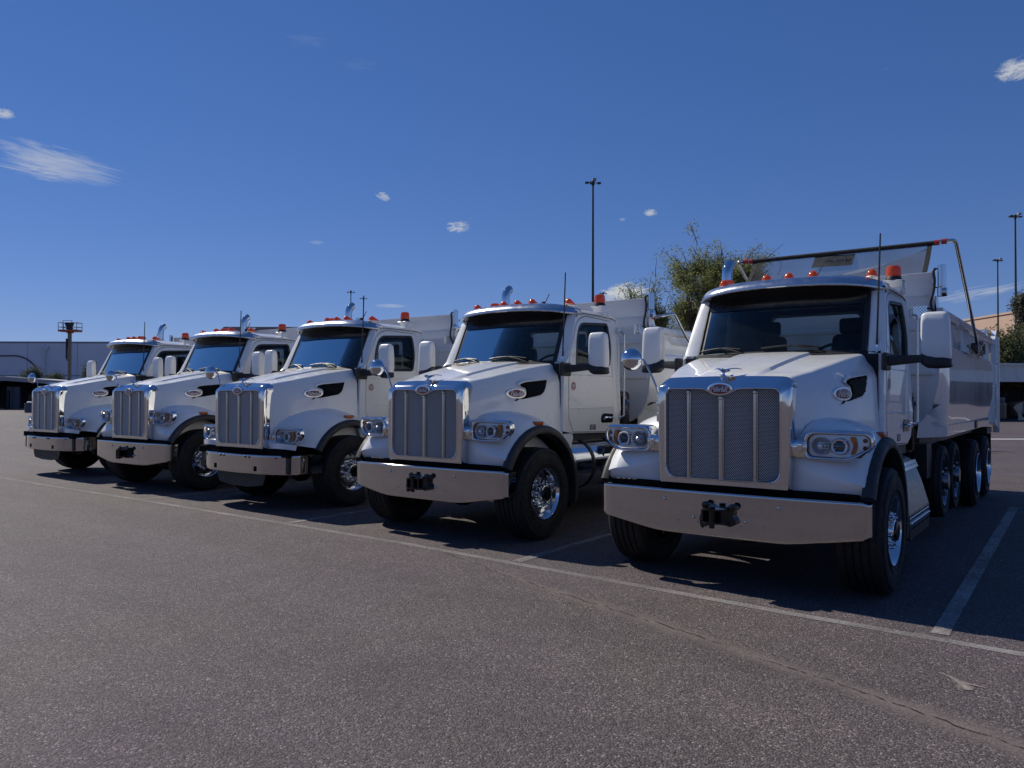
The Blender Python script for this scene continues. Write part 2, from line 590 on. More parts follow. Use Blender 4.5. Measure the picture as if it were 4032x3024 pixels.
    def mesh(s, name, mats, smooth=38):
        me = bpy.data.meshes.new(name)
        me.from_pydata(s.v, [], s.f)
        for m in mats:
            me.materials.append(MATS[m])
        me.polygons.foreach_set('material_index', s.m)
        if s.uv:
            L = me.uv_layers.new(name='UVMap')
            for lp in me.loops:
                L.data[lp.index].uv = s.uv[lp.vertex_index]
        else:
            bm = bmesh.new(); bm.from_mesh(me)
            bmesh.ops.remove_doubles(bm, verts=bm.verts[:], dist=1e-5)
            bmesh.ops.recalc_face_normals(bm, faces=bm.faces[:])
            bm.to_mesh(me); bm.free()
        if smooth:
            me.polygons.foreach_set('use_smooth', [True] * len(me.polygons))
            me.set_sharp_from_angle(angle=RAD(smooth))
            me.update()
            weighted_normals(me, RAD(smooth))
        me.update()
        return me


CACHE = {}


def link(name, data, parent=None, loc=None):
    o = bpy.data.objects.new(name, data)
    COL.objects.link(o)
    if parent:
        o.parent = parent
    if loc:
        o.location = loc
    return o


def part(name, key, fn, mats, parent, loc=None, smooth=38):
    """a part whose mesh is shared by all trucks that use the same key"""
    if key not in CACHE:
        r = fn()
        if isinstance(mats, str):
            mats = [mats]
        CACHE[key] = r.mesh(key, mats, smooth)
    return link(name, CACHE[key], parent, loc)


def thing(name, label, cat, loc=(0, 0, 0), rz=0.0, group=None):
    o = bpy.data.objects.new(name, None)
    o.empty_display_size = 0.3
    COL.objects.link(o)
    o.location = loc
    o.rotation_euler = (0, 0, rz)
    tag(o, label, cat, group)
    return o


def tag(o, label, cat, group=None):
    o['label'] = label
    o['category'] = cat
    if group:
        o['group'] = group
    return o


def solo(name, mb, mats, label=None, cat=None, group=None, kind=None, smooth=38, parent=None, loc=None):
    if isinstance(mats, str):
        mats = [mats]
    o = link(name, mb.mesh(name, mats, smooth), parent, loc)
    if label:
        tag(o, label, cat, group)
    if kind:
        o['kind'] = kind
    return o


# ================================================================== the dump truck
# truck space: x to its left-hand (driver) side, y backwards from the grille, z up
HOOD_W = [(0.12, .60), (.4, .735), (.77, .862), (1.25, .937), (1.5, .985), (1.6, 1.0)]
HOOD_S = [(0.12, .535), (.4, .64), (.77, .735), (1.25, .81), (1.6, .865)]
HOOD_Z = [(0.12, 1.866), (.3, 1.925), (.6, 1.995), (.9, 2.055), (1.2, 2.11), (1.6, 2.168)]


def hood_x(y, z):
    return interp(y, HOOD_W) + 0.035 * (1.72 - z)


def b_hood():
    b = MB()
    rows = []
    ys = [.125, .17, .24, .34, .46, .6, .77, .95, 1.12, 1.28, 1.42, 1.53]
    for y in ys:
        zt, ws, wc = interp(y, HOOD_Z), interp(y, HOOD_S), lerp(.25, .37, (y - .12) / 1.45)
        k = min(1, (y - .12) / .3)
        st = .024 * k
        h = [(0, zt + .012), (wc * .5, zt + .01), (wc - .02, zt + .005), (wc + .005, zt), (wc + .03, zt - st), (wc + .05, zt - st - .004),
             (lerp(wc, ws, .75), zt - st - .006), (ws - .03, zt - st - .009), (ws, zt - st - .018), (ws + .022, zt - st - .04),
             (ws + .04, zt - st - .085), (lerp(ws + .05, hood_x(y, zt - .25), .6), zt - st - .15),
             (hood_x(y, zt - .25), zt - .27), (hood_x(y, 1.5), 1.5), (hood_x(y, 1.3), 1.3), (hood_x(y, 1.1), 1.1), (hood_x(y, .95), .93)]
        rows.append([(-x, y, z) for x, z in reversed(h[1:])] + [(x, y, z) for x, z in h])
    b.grid(rows)
    # dark inner face closing the front behind the grille
    return b


def b_engine_bay():
    b = MB()
    b.box(-.56, .56, .10, .14, .90, 1.80)
    b.box(-.55, .55, .2, 1.5, .55, 1.55)
    return b


def outline_rr(hw, z0, z1, rt, rb, nt=24, ns=10, nc=6):
    """rounded rectangle in (x, z), same point count for any size"""
    pts = []

    def corner(cx, cz, r, a0):
        for k in range(nc + 1):
            a = a0 + (math.pi / 2) * k / nc
            pts.append((cx + r * math.cos(a), cz + r * math.sin(a)))

    def edge(p, q, n):
        for k in range(1, n):
            t = k / n
            pts.append((lerp(p[0], q[0], t), lerp(p[1], q[1], t)))
    corner(hw - rt, z1 - rt, rt, 0)
    edge((hw - rt, z1), (-hw + rt, z1), nt)
    corner(-hw + rt, z1 - rt, rt, math.pi / 2)
    edge((-hw, z1 - rt), (-hw, z0 + rb), ns)
    corner(-hw + rb, z0 + rb, rb, math.pi)
    edge((-hw + rb, z0), (hw - rb, z0), nt)
    corner(hw - rb, z0 + rb, rb, -math.pi / 2)
    edge((hw, z0 + rb), (hw, z1 - rt), ns)
    return pts


def gr_dip(x, z):
    return z - .052 * math.exp(-(x / .125) ** 4) if z > 1.6 else z


def b_surround():
    b = MB()
    inn = outline_rr(.515, .972, 1.762, .055, .105)
    inn = [(x, gr_dip(x, z)) for x, z in inn]
    outr = outline_rr(.612, .905, 1.872, .10, .012)
    outr = [(x * (1 - .035 * max(0, (1.3 - z) / .4) ** 1), z + (.012 * (1 - (x / .61) ** 2) if z > 1.7 else 0)) for x, z in outr]

    def loop(t, y, back=0.0, shrink=0.0):
        r = []
        for (xi, zi), (xo, zo) in zip(inn, outr):
            x, z = lerp(xi, xo, t), lerp(zi, zo, t)
            up = max(0, min(1, (z - 1.745) / .125))
            r.append((x * (1 - shrink), y + back * up * up * (3 - 2 * up), z))
        return r
    L = [loop(0, .07, shrink=.012), loop(0, .05, shrink=.004), loop(0, .012), loop(.06, .0), loop(.13, .0), loop(.2, .010), loop(.24, .012), loop(.55, .012, .04), loop(.80, .012, .075), loop(.88, .015, .085), loop(.94, .023, .085), loop(.98, .036, .08), loop(1.0, .055, .07), loop(1.0, .10, .05), loop(1.0, .19)]
    b.grid(L, cu=True)
    return b


def in_opening(x, z, m=0.0):
    if abs(x) > .515 - m or z < .972 + m or z > gr_dip(x, 1.762) - m:
        return False
    dx, dz = abs(x) - (.515 - .105), (.972 + .105) - z
    if dx > 0 and dz > 0 and math.hypot(dx, dz) > .105 - m:
        return False
    return True


def hexplate(b, px, py, x0, x1, z0, z1, test, to3d, hole=.62, depth=.004, mi=0):
    h1, h2 = py * .33, py * .67
    outer = [(px / 2, -h1), (px / 2, h1), (0, h2), (-px / 2, h1), (-px / 2, -h1), (0, -h2)]
    v, f = [], []
    j = 0
    z = z0
    while z < z1:
        x = x0 + (px / 2 if j % 2 else 0)
        while x < x1:
            if test(x, z):
                o = len(v)
                v += [to3d(x + a, z + c, 0) for a, c in outer]
                v += [to3d(x + a * hole, z + c * hole, depth) for a, c in outer]
                f += [(o + k, o + (k + 1) % 6, o + 6 + (k + 1) % 6, o + 6 + k) for k in range(6)]
            x += px
        z += py
        j += 1
    b.add(v, f, mi)


def b_grille_mesh():
    b = MB()
    hexplate(b, .0205, .0112, -.53, .53, .965, 1.80, lambda x, z: in_opening(x, z, -.004), lambda x, z, d: (x, .042 + d, z), hole=.60)
    return b


def b_grille_bar(top, h=.024):
    def f():
        b = MB()
        b.rbox(-h, h, .012, .05, .955, top, r=.008)
        b.rbox(-h - .006, -h + .002, .025, .05, .955, top - .01, r=.003, seg=1)
        b.rbox(h - .002, h + .006, .025, .05, .955, top - .01, r=.003, seg=1)
        b.rbox(-h - .002, h + .002, .006, .045, top - .03, top, r=.006)
        return b
    return f


GLYPH = {
    'P': (.52, [[(0, -.08), (.06, .45), (.12, 1.0)], [(-.1, .82), (.08, .98), (.35, 1.04), (.52, .9), (.44, .66), (.1, .5)]]),
    'e': (.40, [[(0, .22), (.3, .3), (.3, .46), (.12, .48), (.02, .24), (.12, .02), (.4, .14)]]),
    't': (.30, [[(.16, .9), (.04, .16), (.1, 0), (.28, .1)], [(-.06, .6), (.34, .66)]]),
    'r': (.36, [[(.02, 0), (.1, .5)], [(.06, .3), (.2, .5), (.36, .46)]]),
    'b': (.40, [[(.16, 1.0), (.03, .08), (.2, -.01), (.36, .2), (.26, .44), (.08, .36)]]),
    'i': (.24, [[(.08, .48), (.03, .08), (.12, 0), (.24, .1)], [(.13, .66), (.15, .74)]]),
    'l': (.24, [[(.17, 1.0), (.04, .12), (.12, 0), (.24, .1)]]),
}


def script(b, text, W, H, to3d, stroke=.1, mi=0, slant=.22):
    total = sum(GLYPH[c][0] + .06 for c in text)
    sx = W / total
    x0 = 0
    v, f = [], []
    for ch in text:
        w, strokes = GLYPH[ch]
        for st in strokes:
            P = catmull([(x0 + x + z * slant, z, 0) for x, z in st], 3) if len(st) > 2 else [Vector((x0 + x + z * slant, z, 0)) for x, z in st]
            rows = []
            for i, p in enumerate(P):
                t = (P[min(i + 1, len(P) - 1)] - P[max(i - 1, 0)])
                t = Vector((t.x * sx, t.y * H, 0)).normalized()
                nrm = Vector((-t.y, t.x, 0)) * stroke * H * .5
                q = Vector((p.x * sx - W / 2, p.y * H - H * .42, 0))
                rows.append([to3d(q.x + nrm.x, q.y + nrm.y), to3d(q.x - nrm.x, q.y - nrm.y)])
            b.grid(rows, mi)
        x0 += w + .06


def ellipse_dome(b, cx, cz, a, c, to3d, d0, d1, mi=0, n=28):
    """a shallow oval button; to3d(x, z, d): d along the outward normal"""
    rows = []
    for k, (s_, d) in enumerate([(1.0, d0), (1.0, d1 * .75), (.96, d1), (.5, d1 * 1.08), (.02, d1 * 1.1)]):
        rows.append([to3d(cx + a * s_ * math.cos(2 * math.pi * i / n), cz + c * s_ * math.sin(2 * math.pi * i / n), d) for i in range(n)])
    b.grid(rows, mi, cu=True)


def b_front_badge():
    b = MB()
    P = lambda x, z, d: (x, -.004 - d, z)
    ellipse_dome(b, 0, 1.767, .118, .058, P, -.03, .006, 0)
    ellipse_dome(b, 0, 1.767, .094, .043, P, .004, .012, 1)
    return b


def b_front_letters():
    b = MB()
    script(b, 'Peterbilt', .152, .05, lambda x, z: (x, -.0195, 1.766 + z), stroke=.13)
    return b


def b_side_badge(s):
    def f():
        b = MB()
        P = lambda y, z, d: (s * (hood_x(y, z) + .002 + d), y, z)
        ellipse_dome(b, .735, 1.728, .152, .062, P, -.02, .012, 0)
        ellipse_dome(b, .735, 1.728, .122, .045, P, .008, .018, 1)
        return b
    return f


def b_side_letters(s):
    def f():
        b = MB()
        script(b, 'Peterbilt', .19, .056, lambda x, z: (s * (hood_x(.735 + s * x, 1.728 + z) + .0235), .735 + s * x, 1.727 + z), stroke=.13)
        return b
    return f


VENT = rnd([(.70, 1.632), (.735, 1.668), (.83, 1.69), (.90, 1.73), (.89, 1.79), (.79, 1.822), (.80, 1.845), (.88, 1.868), (1.27, 1.905), (1.235, 1.78), (1.17, 1.715)],
           [.01, .02, .03, .04, .03, .015, .02, .03, .012, .04, .06], 3)


def grow_poly(poly, d):
    n = len(poly)
    area = sum(poly[i][0] * poly[(i + 1) % n][1] - poly[(i + 1) % n][0] * poly[i][1] for i in range(n))
    sg = 1 if area > 0 else -1
    r = []
    for i in range(n):
        a, p, c = Vector(poly[i - 1]), Vector(poly[i]), Vector(poly[(i + 1) % n])
        t = (c - a).normalized()
        r.append((p.x + t.y * d * sg, p.y - t.x * d * sg))
    return r


def pt_in(poly, x, y):
    c = False
    for (x0, y0), (x1, y1) in zip(poly, poly[1:] + poly[:1]):
        if (y0 > y) != (y1 > y) and x < (x1 - x0) * (y - y0) / (y1 - y0) + x0:
            c = not c
    return c


VENT_IN = grow_poly(VENT, -.014)


def b_vent(s):
    def f():
        b = MB()
        b.prism(VENT, lambda p, d: (s * (hood_x(p[0], p[1]) + .006 - d), p[0], p[1]), .02, 0)
        hexplate(b, .034, .017, .68, 1.28, 1.62, 1.92, lambda y, z: pt_in(VENT_IN, y, z), lambda y, z, d: (s * (hood_x(y, z) + .0125 - d), y, z), hole=.74, depth=.005, mi=1)
        return b
    return f


def b_vent_rim(s):
    def f():
        b = MB()
        big = []
        c = Vector((1.0, 1.77))
        for p in VENT:
            d = Vector(p) - c
            big.append(c + d + d.normalized() * .038)
        rows = []
        for k, (t, h) in enumerate([(1.0, -.004), (.6, .004), (.3, .006), (.0, .004)]):
            rows.append([(s * (hood_x(lerp(a[0], q[0], t), lerp(a[1], q[1], t)) + h), lerp(a[0], q[0], t), lerp(a[1], q[1], t)) for a, q in zip(VENT, big)])
        b.grid(rows, cu=True)
        return b
    return f


def fender_paths(var):
    """outer edge (arch side) and inner edge (hood side) of the front fender"""
    hy = .76 if var == 'A' else 1.19
    R = .80 if var == 'A' else .775
    arc = []
    for a in np.linspace(148 if var == 'A' else 151, -8, 17):
        arc.append((hy + R * math.cos(RAD(a)), .55 + R * math.sin(RAD(a))))
    if var == 'A':
        O = [(1.17, .125, .905), (1.19, .10, .945)] + [(1.2, y, z) for y, z in arc]
        I = [(.56, .135, .905), (.56, .13, 1.0), (.565, .13, 1.1), (.575, .135, 1.2), (.6, .15, 1.3), (.65, .185, 1.39), (.68, .24, 1.455), (.71, .32, 1.495), (.74, .42, 1.515),
             (.78, .54, 1.52), (.81, .66, 1.515), (.84, .78, 1.495), (.865, .90, 1.465), (.885, 1.02, 1.42), (.91, 1.14, 1.365), (.935, 1.25, 1.30), (.96, 1.35, 1.22), (.985, 1.43, 1.12), (1.0, 1.49, .98)]
    else:
        O = [(1.16, .165, .905), (1.18, .175, .98)] + [(1.2, y, z) for y, z in arc]
        I = [(.56, .135, .905), (.56, .13, .98), (.565, .13, 1.06), (.575, .14, 1.14), (.61, .17, 1.22), (.66, .24, 1.30), (.69, .33, 1.37), (.72, .44, 1.43), (.75, .56, 1.475),
             (.79, .70, 1.505), (.825, .84, 1.52), (.85, .97, 1.515), (.87, 1.09, 1.495), (.895, 1.21, 1.455), (.92, 1.31, 1.40), (.945, 1.39, 1.33), (.965, 1.45, 1.25), (.985, 1.49, 1.15), (1.0, 1.52, 1.0)]
    return O, I, hy, R


def b_fender(s, var):
    def f():
        b = MB()
        O, I, hy, R = fender_paths(var)
        rows = []
        for i, (o, n) in enumerate(zip(O, I)):
            o, n = Vector(o), Vector(n)
            row = []
            c = Vector((0, hy, .62))
            for k in range(11):
                t = k / 10
                p = o.lerp(n, t)
                rad = Vector((0, p.y - c.y, p.z - c.z)).normalized()
                bul = math.sin(math.pi * min(1, t * 1.02)) ** .8 * (.05 if i > 5 else .012 + .006 * i)
                if var == 'B' and i <= 6:
                    bul += .07 * math.sin(math.pi * t) ** 1.0 * (1 - i / 9)
                    rad = (rad + Vector((0, -.6, .1))).normalized()
                edge = -.014 if k == 0 else 0
                p = p + rad * (bul + edge)
                if k == 0:
                    p.x -= .01
                row.append((p.x * s, p.y, p.z))
            # turned-in lip
            q = Vector((O[i][0] - .05, O[i][1], O[i][2]))
            rad = Vector((0, q.y - c.y, q.z - c.z)).normalized()
            q -= rad * .03
            rows.append([(q.x * s, q.y, q.z)] + row)
        b.grid(rows)
        return b
    return f


def b_flare(s, var):
    def f():
        b = MB()
        O, I, hy, R = fender_paths(var)
        rows = []
        n = 26
        a_start = 154 if var == 'A' else 153
        for i in range(n + 1):
            a = RAD(lerp(a_start, -14, i / n))
            w = 1.0
            sec = [(1.15, R - .01), (1.198, R + .004), (1.225, R - .004), (1.245, R - .03), (1.252, R - .065), (1.246, R - .09), (1.2, R - .098), (1.12, R - .10)]
            rows.append([(x * s, hy + r * math.cos(a), .55 + r * math.sin(a)) for x, r in sec])
        b.grid(rows)
        return b
    return f


def b_wheel_well(s, var):
    def f():
        b = MB()
        hy = .76 if var == 'A' else 1.19
        R = .715 if var == 'A' else .69
        rows = []
        for i in range(21):
            a = RAD(lerp(150, -20, i / 20))
            rows.append([(x * s, hy + R * math.cos(a), .55 + R * math.sin(a)) for x in (.62, .9, 1.19)])
        b.grid(rows)
        b.box(min(.60 * s, .62 * s), max(.60 * s, .62 * s), .26, hy + .7, .5, 1.35)
        if var == 'B':
            b.box(min(.3 * s, 1.1 * s), max(.3 * s, 1.1 * s), .25, .42, .62, .9)
        return b
    return f


def b_bracket_behind(s):
    def f():
        b = MB()
        b.prism(rnd([(1.40, 1.22), (1.62, 1.22), (1.64, 1.17), (1.58, 1.02), (1.50, .98)], .03, 3), lambda p, d: (s * (1.10 - d), p[0], p[1]), .03)
        return b
    return f


def b_amber_marker(s, var):
    def f():
        b = MB()
        y0 = .66 if var == 'A' else 1.09
        zz = 1.375
        b.rbox(*sorted((1.12 * s, 1.205 * s)), y0, y0 + .15, zz - .022, zz + .022, r=.014)
        return b
    return f


# ---- headlight
HL = rnd([(.728, 1.207), (.728, 1.392), (1.19, 1.388), (1.222, 1.30), (1.06, 1.203)], [.055, .085, .04, .06, .08], 5)


def hl_y(x, z):
    x = abs(x)
    return .055 + .02 * (x - .7) + 1.1 * max(0, x - 1.06) ** 1.6


def b_headlight(s):
    def f():
        b = MB()
        c = Vector((.98, 1.30))
        rows = []
        for off, dep in [(.038, .16), (.036, .05), (.032, .018), (.024, -.002), (.014, -.007), (.005, -.002), (.0, .008)]:
            r = []
            for p in HL:
                d = Vector(p) - c
                q = Vector(p) + Vector((d.x / max(.2, d.length) * off * (.55 if d.x > 0 else 1), (1 if d.y > 0 else -1) * off * min(1, abs(d.y) / .05)))
                yy = hl_y(q.x, q.y) + (dep if dep < .04 else dep * lerp(1, .3, max(0, min(1, (q.x - .9) / .28))))
                r.append((q.x * s, yy, q.y))
            rows.append(r)
        b.grid(rows, cu=True)
        # neck to the grille surround
        sec = [(.09, 1.345), (.055, 1.34), (.035, 1.31), (.035, 1.24), (.06, 1.19), (.1, 1.185)]
        rows = []
        for x, g in [(.585, .86), (.62, .9), (.645, 1.0), (.665, .94), (.69, .96), (.73, 1.12)]:
            rows.append([(x * s, y + .015, 1.268 + (z - 1.268) * g) for y, z in sec])
        b.grid(rows)
        b.rbox(*sorted((.652 * s, .70 * s)), .03, .06, 1.235, 1.315, r=.01)
        return b
    return f


def b_reflector(s):
    def f():
        b = MB()
        b.prism(HL, lambda p, d: (p[0] * s, hl_y(*p) + .055 + d, p[1]), .01)
        for k in range(5):
            z = 1.245 + k * .024
            b.rbox(*sorted((.86 * s, 1.04 * s)), .085, .12, z, z + .010, r=.003, seg=1)
        # bowl of the inner lamp
        cx, cz, y = .835 * s, 1.295, .072
        b.lathe([(.0, .074), (.006, .07), (.03, .05), (.045, .022), (.045, .0)], (cx, y, cz), 'y', 24)
        b.lathe([(.045, .024), (-.005, .02), (-.015, .01), (-.016, .0)], (cx, y, cz), 'y', 14)
        # ring of the projector lamp
        cx = .985 * s
        b.lathe([(.04, .07), (.0, .068), (-.012, .06), (-.008, .05), (.02, .046)], (cx, y + .006, cz), 'y', 28)
        return b
    return f


def b_projector(s):
    def f():
        b = MB()
        b.lathe([(.03, .047), (.012, .045), (.0, .03), (-.004, .0)], (.985 * s, .078, 1.295), 'y', 24)
        return b
    return f


def b_turn(s):
    def f():
        b = MB()
        pts = rnd([(1.062, 1.225), (1.085, 1.3), (1.06, 1.375), (1.10, 1.375), (1.12, 1.3), (1.10, 1.235)], .012, 2)
        b.prism(pts, lambda p, d: (p[0] * s, hl_y(*p) + .016 + d, p[1]), .03)
        return b
    return f


def b_tailbits(s):
    def f():
        b = MB()
        r = .018
        b.lathe([(.02, r), (0, r), (-.004, r * .6), (-.005, 0)], (1.166 * s, hl_y(1.166, 1.3) + .03, 0), 'y', 12)
        return b
    return f


def b_lens(s):
    def f():
        b = MB()
        b.prism(HL, lambda p, d: (p[0] * s, hl_y(*p) + .006, p[1]), 0)
        return b
    return f


# ---- bumpers
def b_bumper_A():
    b = MB()
    xs = [-1.225, -1.22, -1.205, -1.17, -1.1, -.95, -.8, -.7, -.63, -.59, -.5, -.35, -.18, 0]
    xs = xs + [-x for x in reversed(xs[:-1])]

    def ybow(x):
        return -.03 + .075 * (abs(x) / 1.22) ** 2.2

    rows = []
    for i, x in enumerate(xs):
        a = abs(x)
        zb = .458 if a < .6 else lerp(.458, .552, min(1, (a - .6) / .6))
        if .55 < a < .66:
            zb = .458 + max(0, a - .6) * .12 + .004
        zt = .856
        ca = max(0, a - 1.17) / .055
        y = ybow(x) + (.035 * ca * ca if ca > 0 else 0)
        sh = .0 if a < 1.2 else .012
        rows.append([(x, y + .10, zt - .012), (x, y + .045, zt - sh), (x, y + .012, zt - sh), (x, y + .003, zt - .006 - sh), (x, y, zt - .014 - sh), (x, y - .0002, zt - .022 - sh), (x, y - .0002, zt - .05), (x, y - .0002, lerp(zt, zb, .5)), (x, y - .0002, zb + .05),
                     (x, y - .0002, zb + .022 + sh), (x, y, zb + .016 + sh), (x, y + .006, zb + .006 + sh), (x, y + .03, zb + sh)])
    for s in (-1, 1):
        e = rows[0] if s < 0 else rows[-1]
        rr = [[(p[0], p[1] + d, p[2]) for p in e] for d in (.13, .04)]
        if s < 0:
            rows = rr + rows
        else:
            rows = rows + list(reversed(rr))
    b.grid(rows)
    return b


BOLTS_A = [(-.52, .765), (.52, .765), (-.235, .62), (.235, .62)]
STUDS_A = [(-.39, .582), (-.2, .578), (.2, .578), (.385, .582)]
BOLTS_B = [(-.36, .79), (-.27, .79), (.27, .79), (.36, .79)]


def b_bolt():
    return MB().lathe([(.0, .017), (-.008, .017), (-.015, .012), (-.017, 0)], (0, 0, 0), 'y', 10)


def b_stud():
    return MB().rbox(-.008, .008, -.012, .01, -.008, .008, r=.003, seg=1)


def b_tow_hook():
    b = MB()
    half = [(0, .075), (.04, .075), (.075, .095), (.10, .118), (.135, .118), (.155, .09), (.145, .06), (.125, .045), (.122, .0), (.14, -.03), (.158, -.06), (.145, -.09), (.10, -.115), (.06, -.10), (0, -.10)]
    pts = half + [(-x, z) for x, z in reversed(half[1:-1])]
    b.prism(rnd(pts, .015, 2), lambda p, d: (p[0] + .02, -.085 + d, .665 + p[1] * .82), .07)
    for z, h in ((.715, .014), (.60, .014)):
        b.prism(rnd([(-.105, -.07), (-.1, -.19), (-.04, -.205), (.04, -.2), (.1, -.12), (.105, -.07)], .03, 3), lambda p, d: (p[0] + .01, p[1], z + d), h)
    b.lathe([(.0, .0), (0, .024), (.16, .024), (.175, .03), (.19, .03), (.195, 0)], (-.015, -.155, .56), 'z', 14)
    b.rbox(-.11, -.085, -.17, -.05, .56, .72, r=.008)
    b.tube([(-.11, -.13, .70), (-.125, -.15, .64), (-.12, -.14, .57), (-.105, -.13, .55)], .006, 6)
    b.lathe([(0, .032), (-.02, .03), (-.03, 0)], (-.10, -.085, .75), 'y', 12)
    b.lathe([(0, .032), (-.02, .03), (-.03, 0)], (.145, -.085, .745), 'y', 12)
    return b


def b_bumper_B():
    b = MB()
    prof = [(1.205, .62), (1.205, .45), (1.20, .33), (1.185, .25), (1.15, .185), (1.09, .135), (1.0, .085), (.85, .025), (.72, -.012), (.6, -.032), (.4, -.042), (.2, -.045), (0, -.045)]
    line = [(-x, y) for x, y in prof] + [(x, y) for x, y in reversed(prof[:-1])]
    rows = []
    for x, y in line:
        tz = .012 * (1 - min(1, abs(x) / 1.2))
        zt, zb = .838 - tz, .545 - tz
        rows.append([(x * .95, y + .09, zt - .01), (x * .985, y + .03, zt), (x, y + .004, zt - .012), (x, y - .001, zt - .022), (x, y - .0015, zt - .03), (x, y - .0015, zt - .06), (x, y - .0015, .70), (x, y - .0015, zb + .06), (x, y - .0015, zb + .03), (x, y, zb + .02), (x, y + .005, zb + .01), (x * .98, y + .03, zb)])
    b.grid(rows)
    return b


def b_bumper_slots():
    b = MB()
    b.prism(rnd([(.62, .795), (.72, .775), (.88, .78), (.93, .80)], .01, 2), lambda p, d: (p[0], lerp(-.032, .045, (p[0] - .6) / .33) + d, p[1]), .02)
    return b


def b_air_dam():
    b = MB()
    b.prism(rnd([(-.62, .54), (.62, .54), (.55, .37), (.2, .33), (-.2, .33), (-.55, .37)], .03, 3), lambda p, d: (p[0], .06 + d, p[1]), .03)
    b.box(-1.1, 1.1, .1, .3, .56, .80)
    return b


def b_front_void():
    b = MB()
    b.box(-1.12, 1.12, .07, .12, .80, .90)
    for x in (-.55, .55):
        b.box(x - .03, x + .03, .02, .07, .86, .90)
    b.box(-.45, .45, .12, .4, .5, .9)
    return b


def b_ornament():
    b = MB()
    # bird with long swept-back wings on a small foot
    b.tube([(0, .02, 1.935), (0, .045, 1.94), (0, .075, 1.932), (0, .11, 1.925), (0, .15, 1.93), (0, .19, 1.945)], [.004, .012, .018, .017, .012, .004], 8)
    b.tube([(0, .085, 1.875), (0, .088, 1.90), (0, .085, 1.925)], [.022, .013, .014], 8)
    b.rbox(-.022, .022, .055, .145, 1.872, 1.888, r=.006)
    for s in (-1, 1):
        rows = []
        for t in np.linspace(0, 1, 8):
            w = .036 * (1 - t) ** .7 + .005
            cx, cy, cz = s * (.010 + .115 * t), .085 + .11 * t, 1.925 + .022 * math.sin(t * 2.2)
            rows.append([(cx, cy - w, cz), (cx, cy, cz + .012 * (1 - t) + .006), (cx, cy + w, cz), (cx, cy, cz - .010 * (1 - t) - .005)])
        b.grid(rows, cu=True)
    return b


# ---- cab
CAB_X = 1.04
WIN = rnd([(1.80, 2.10), (1.85, 2.44), (1.975, 2.67), (2.73, 2.715), (2.765, 2.40), (2.70, 2.12)], [.02, .2, .12, .06, .2, .06], 5)
DOOR = rnd([(1.63, 1.43), (1.75, 1.235), (2.74, 1.205), (2.825, 1.34), (2.845, 2.755), (2.10, 2.775), (1.90, 2.685), (1.63, 2.18)], [.02, .02, .03, .1, .05, .16, .16, .12], 4)


def grow(poly, d):
    n = len(poly)
    area = sum(poly[i][0] * poly[(i + 1) % n][1] - poly[(i + 1) % n][0] * poly[i][1] for i in range(n))
    sg = 1 if area > 0 else -1
    r = []
    for i in range(n):
        a, p, c = Vector(poly[i - 1]), Vector(poly[i]), Vector(poly[(i + 1) % n])
        t = (c - a).normalized()
        r.append((p.x + t.y * d * sg, p.y - t.x * d * sg))
    return r


def cab_x(z):
    return CAB_X - (.07 * max(0, (z - 2.1) / .7) ** 1.5 if z > 2.1 else 0) - .012 * max(0, (1.5 - z) / .3)


CAB_SIDE = rnd([(1.5, 1.25), (1.515, 2.10), (1.62, 2.19), (1.885, 2.755), (2.02, 2.845), (2.9, 2.835), (3.03, 2.77), (3.03, 1.46), (2.96, 1.26), (2.75, 1.19), (1.74, 1.215)],
               [.02, .03, .06, .06, .1, .05, .06, .06, .04, .02, .02], 4)


def b_cab_side(s):
    def f():
        b = MB()
        b.prism(CAB_SIDE, lambda p, d: (s * (cab_x(p[1]) - d), p[0], p[1]), .035, holes=[grow(DOOR, .010)])
        b.prism([(.90, 1.24), (1.012, 1.24), (1.012, 2.12), (.90, 2.14)], lambda p, d: (s * p[0], 1.512 + d, p[1]), .02)
        return b
    return f


def b_door(s):
    def f():
        b = MB()
        b.prism(DOOR, lambda p, d: (s * (cab_x(p[1]) + .004 - d), p[0], p[1]), .035, holes=[WIN])
        # pressed belt and lower creases
        for z0, y0, y1 in ((1.98, 1.66, 2.80), (1.545, 1.66, 2.78)):
            b.tube([(s * (cab_x(z0) + .001), y0, z0), (s * (cab_x(z0) + .001), y1, z0)], .007, 6)
        return b
    return f


def b_cab_shell():
    """roof, pillars, rear wall, floor, firewall of the cab"""
    b = MB()
    # roof dome
    rows = []
    for y in [1.88, 1.93, 2.0, 2.1, 2.3, 2.55, 2.75, 2.9, 2.99, 3.035]:
        ky = max(0, (2.05 - y) / .17)
        kb = max(0, (y - 2.75) / .285)
        zc = 2.945 - .06 * ky ** 2 - .15 * kb ** 2
        row = []
        for k in range(17):
            u = -1 + k / 8
            x = u * .985
            z = zc - (zc - 2.80) * abs(u) ** 5 - .01 * u * u
            row.append((x * (1 - .01 * kb), y, z))
        rows.append(row)
    b.grid(rows)
    return b


def ws_pt(u, v):
    """windshield surface"""
    x = u * lerp(.885, .862, v)
    y = lerp(1.475, 1.77, v) + .115 * abs(u) ** 2.2
    z = lerp(2.158, 2.80, v) - .012 * abs(u) ** 2
    return Vector((x, y, z))


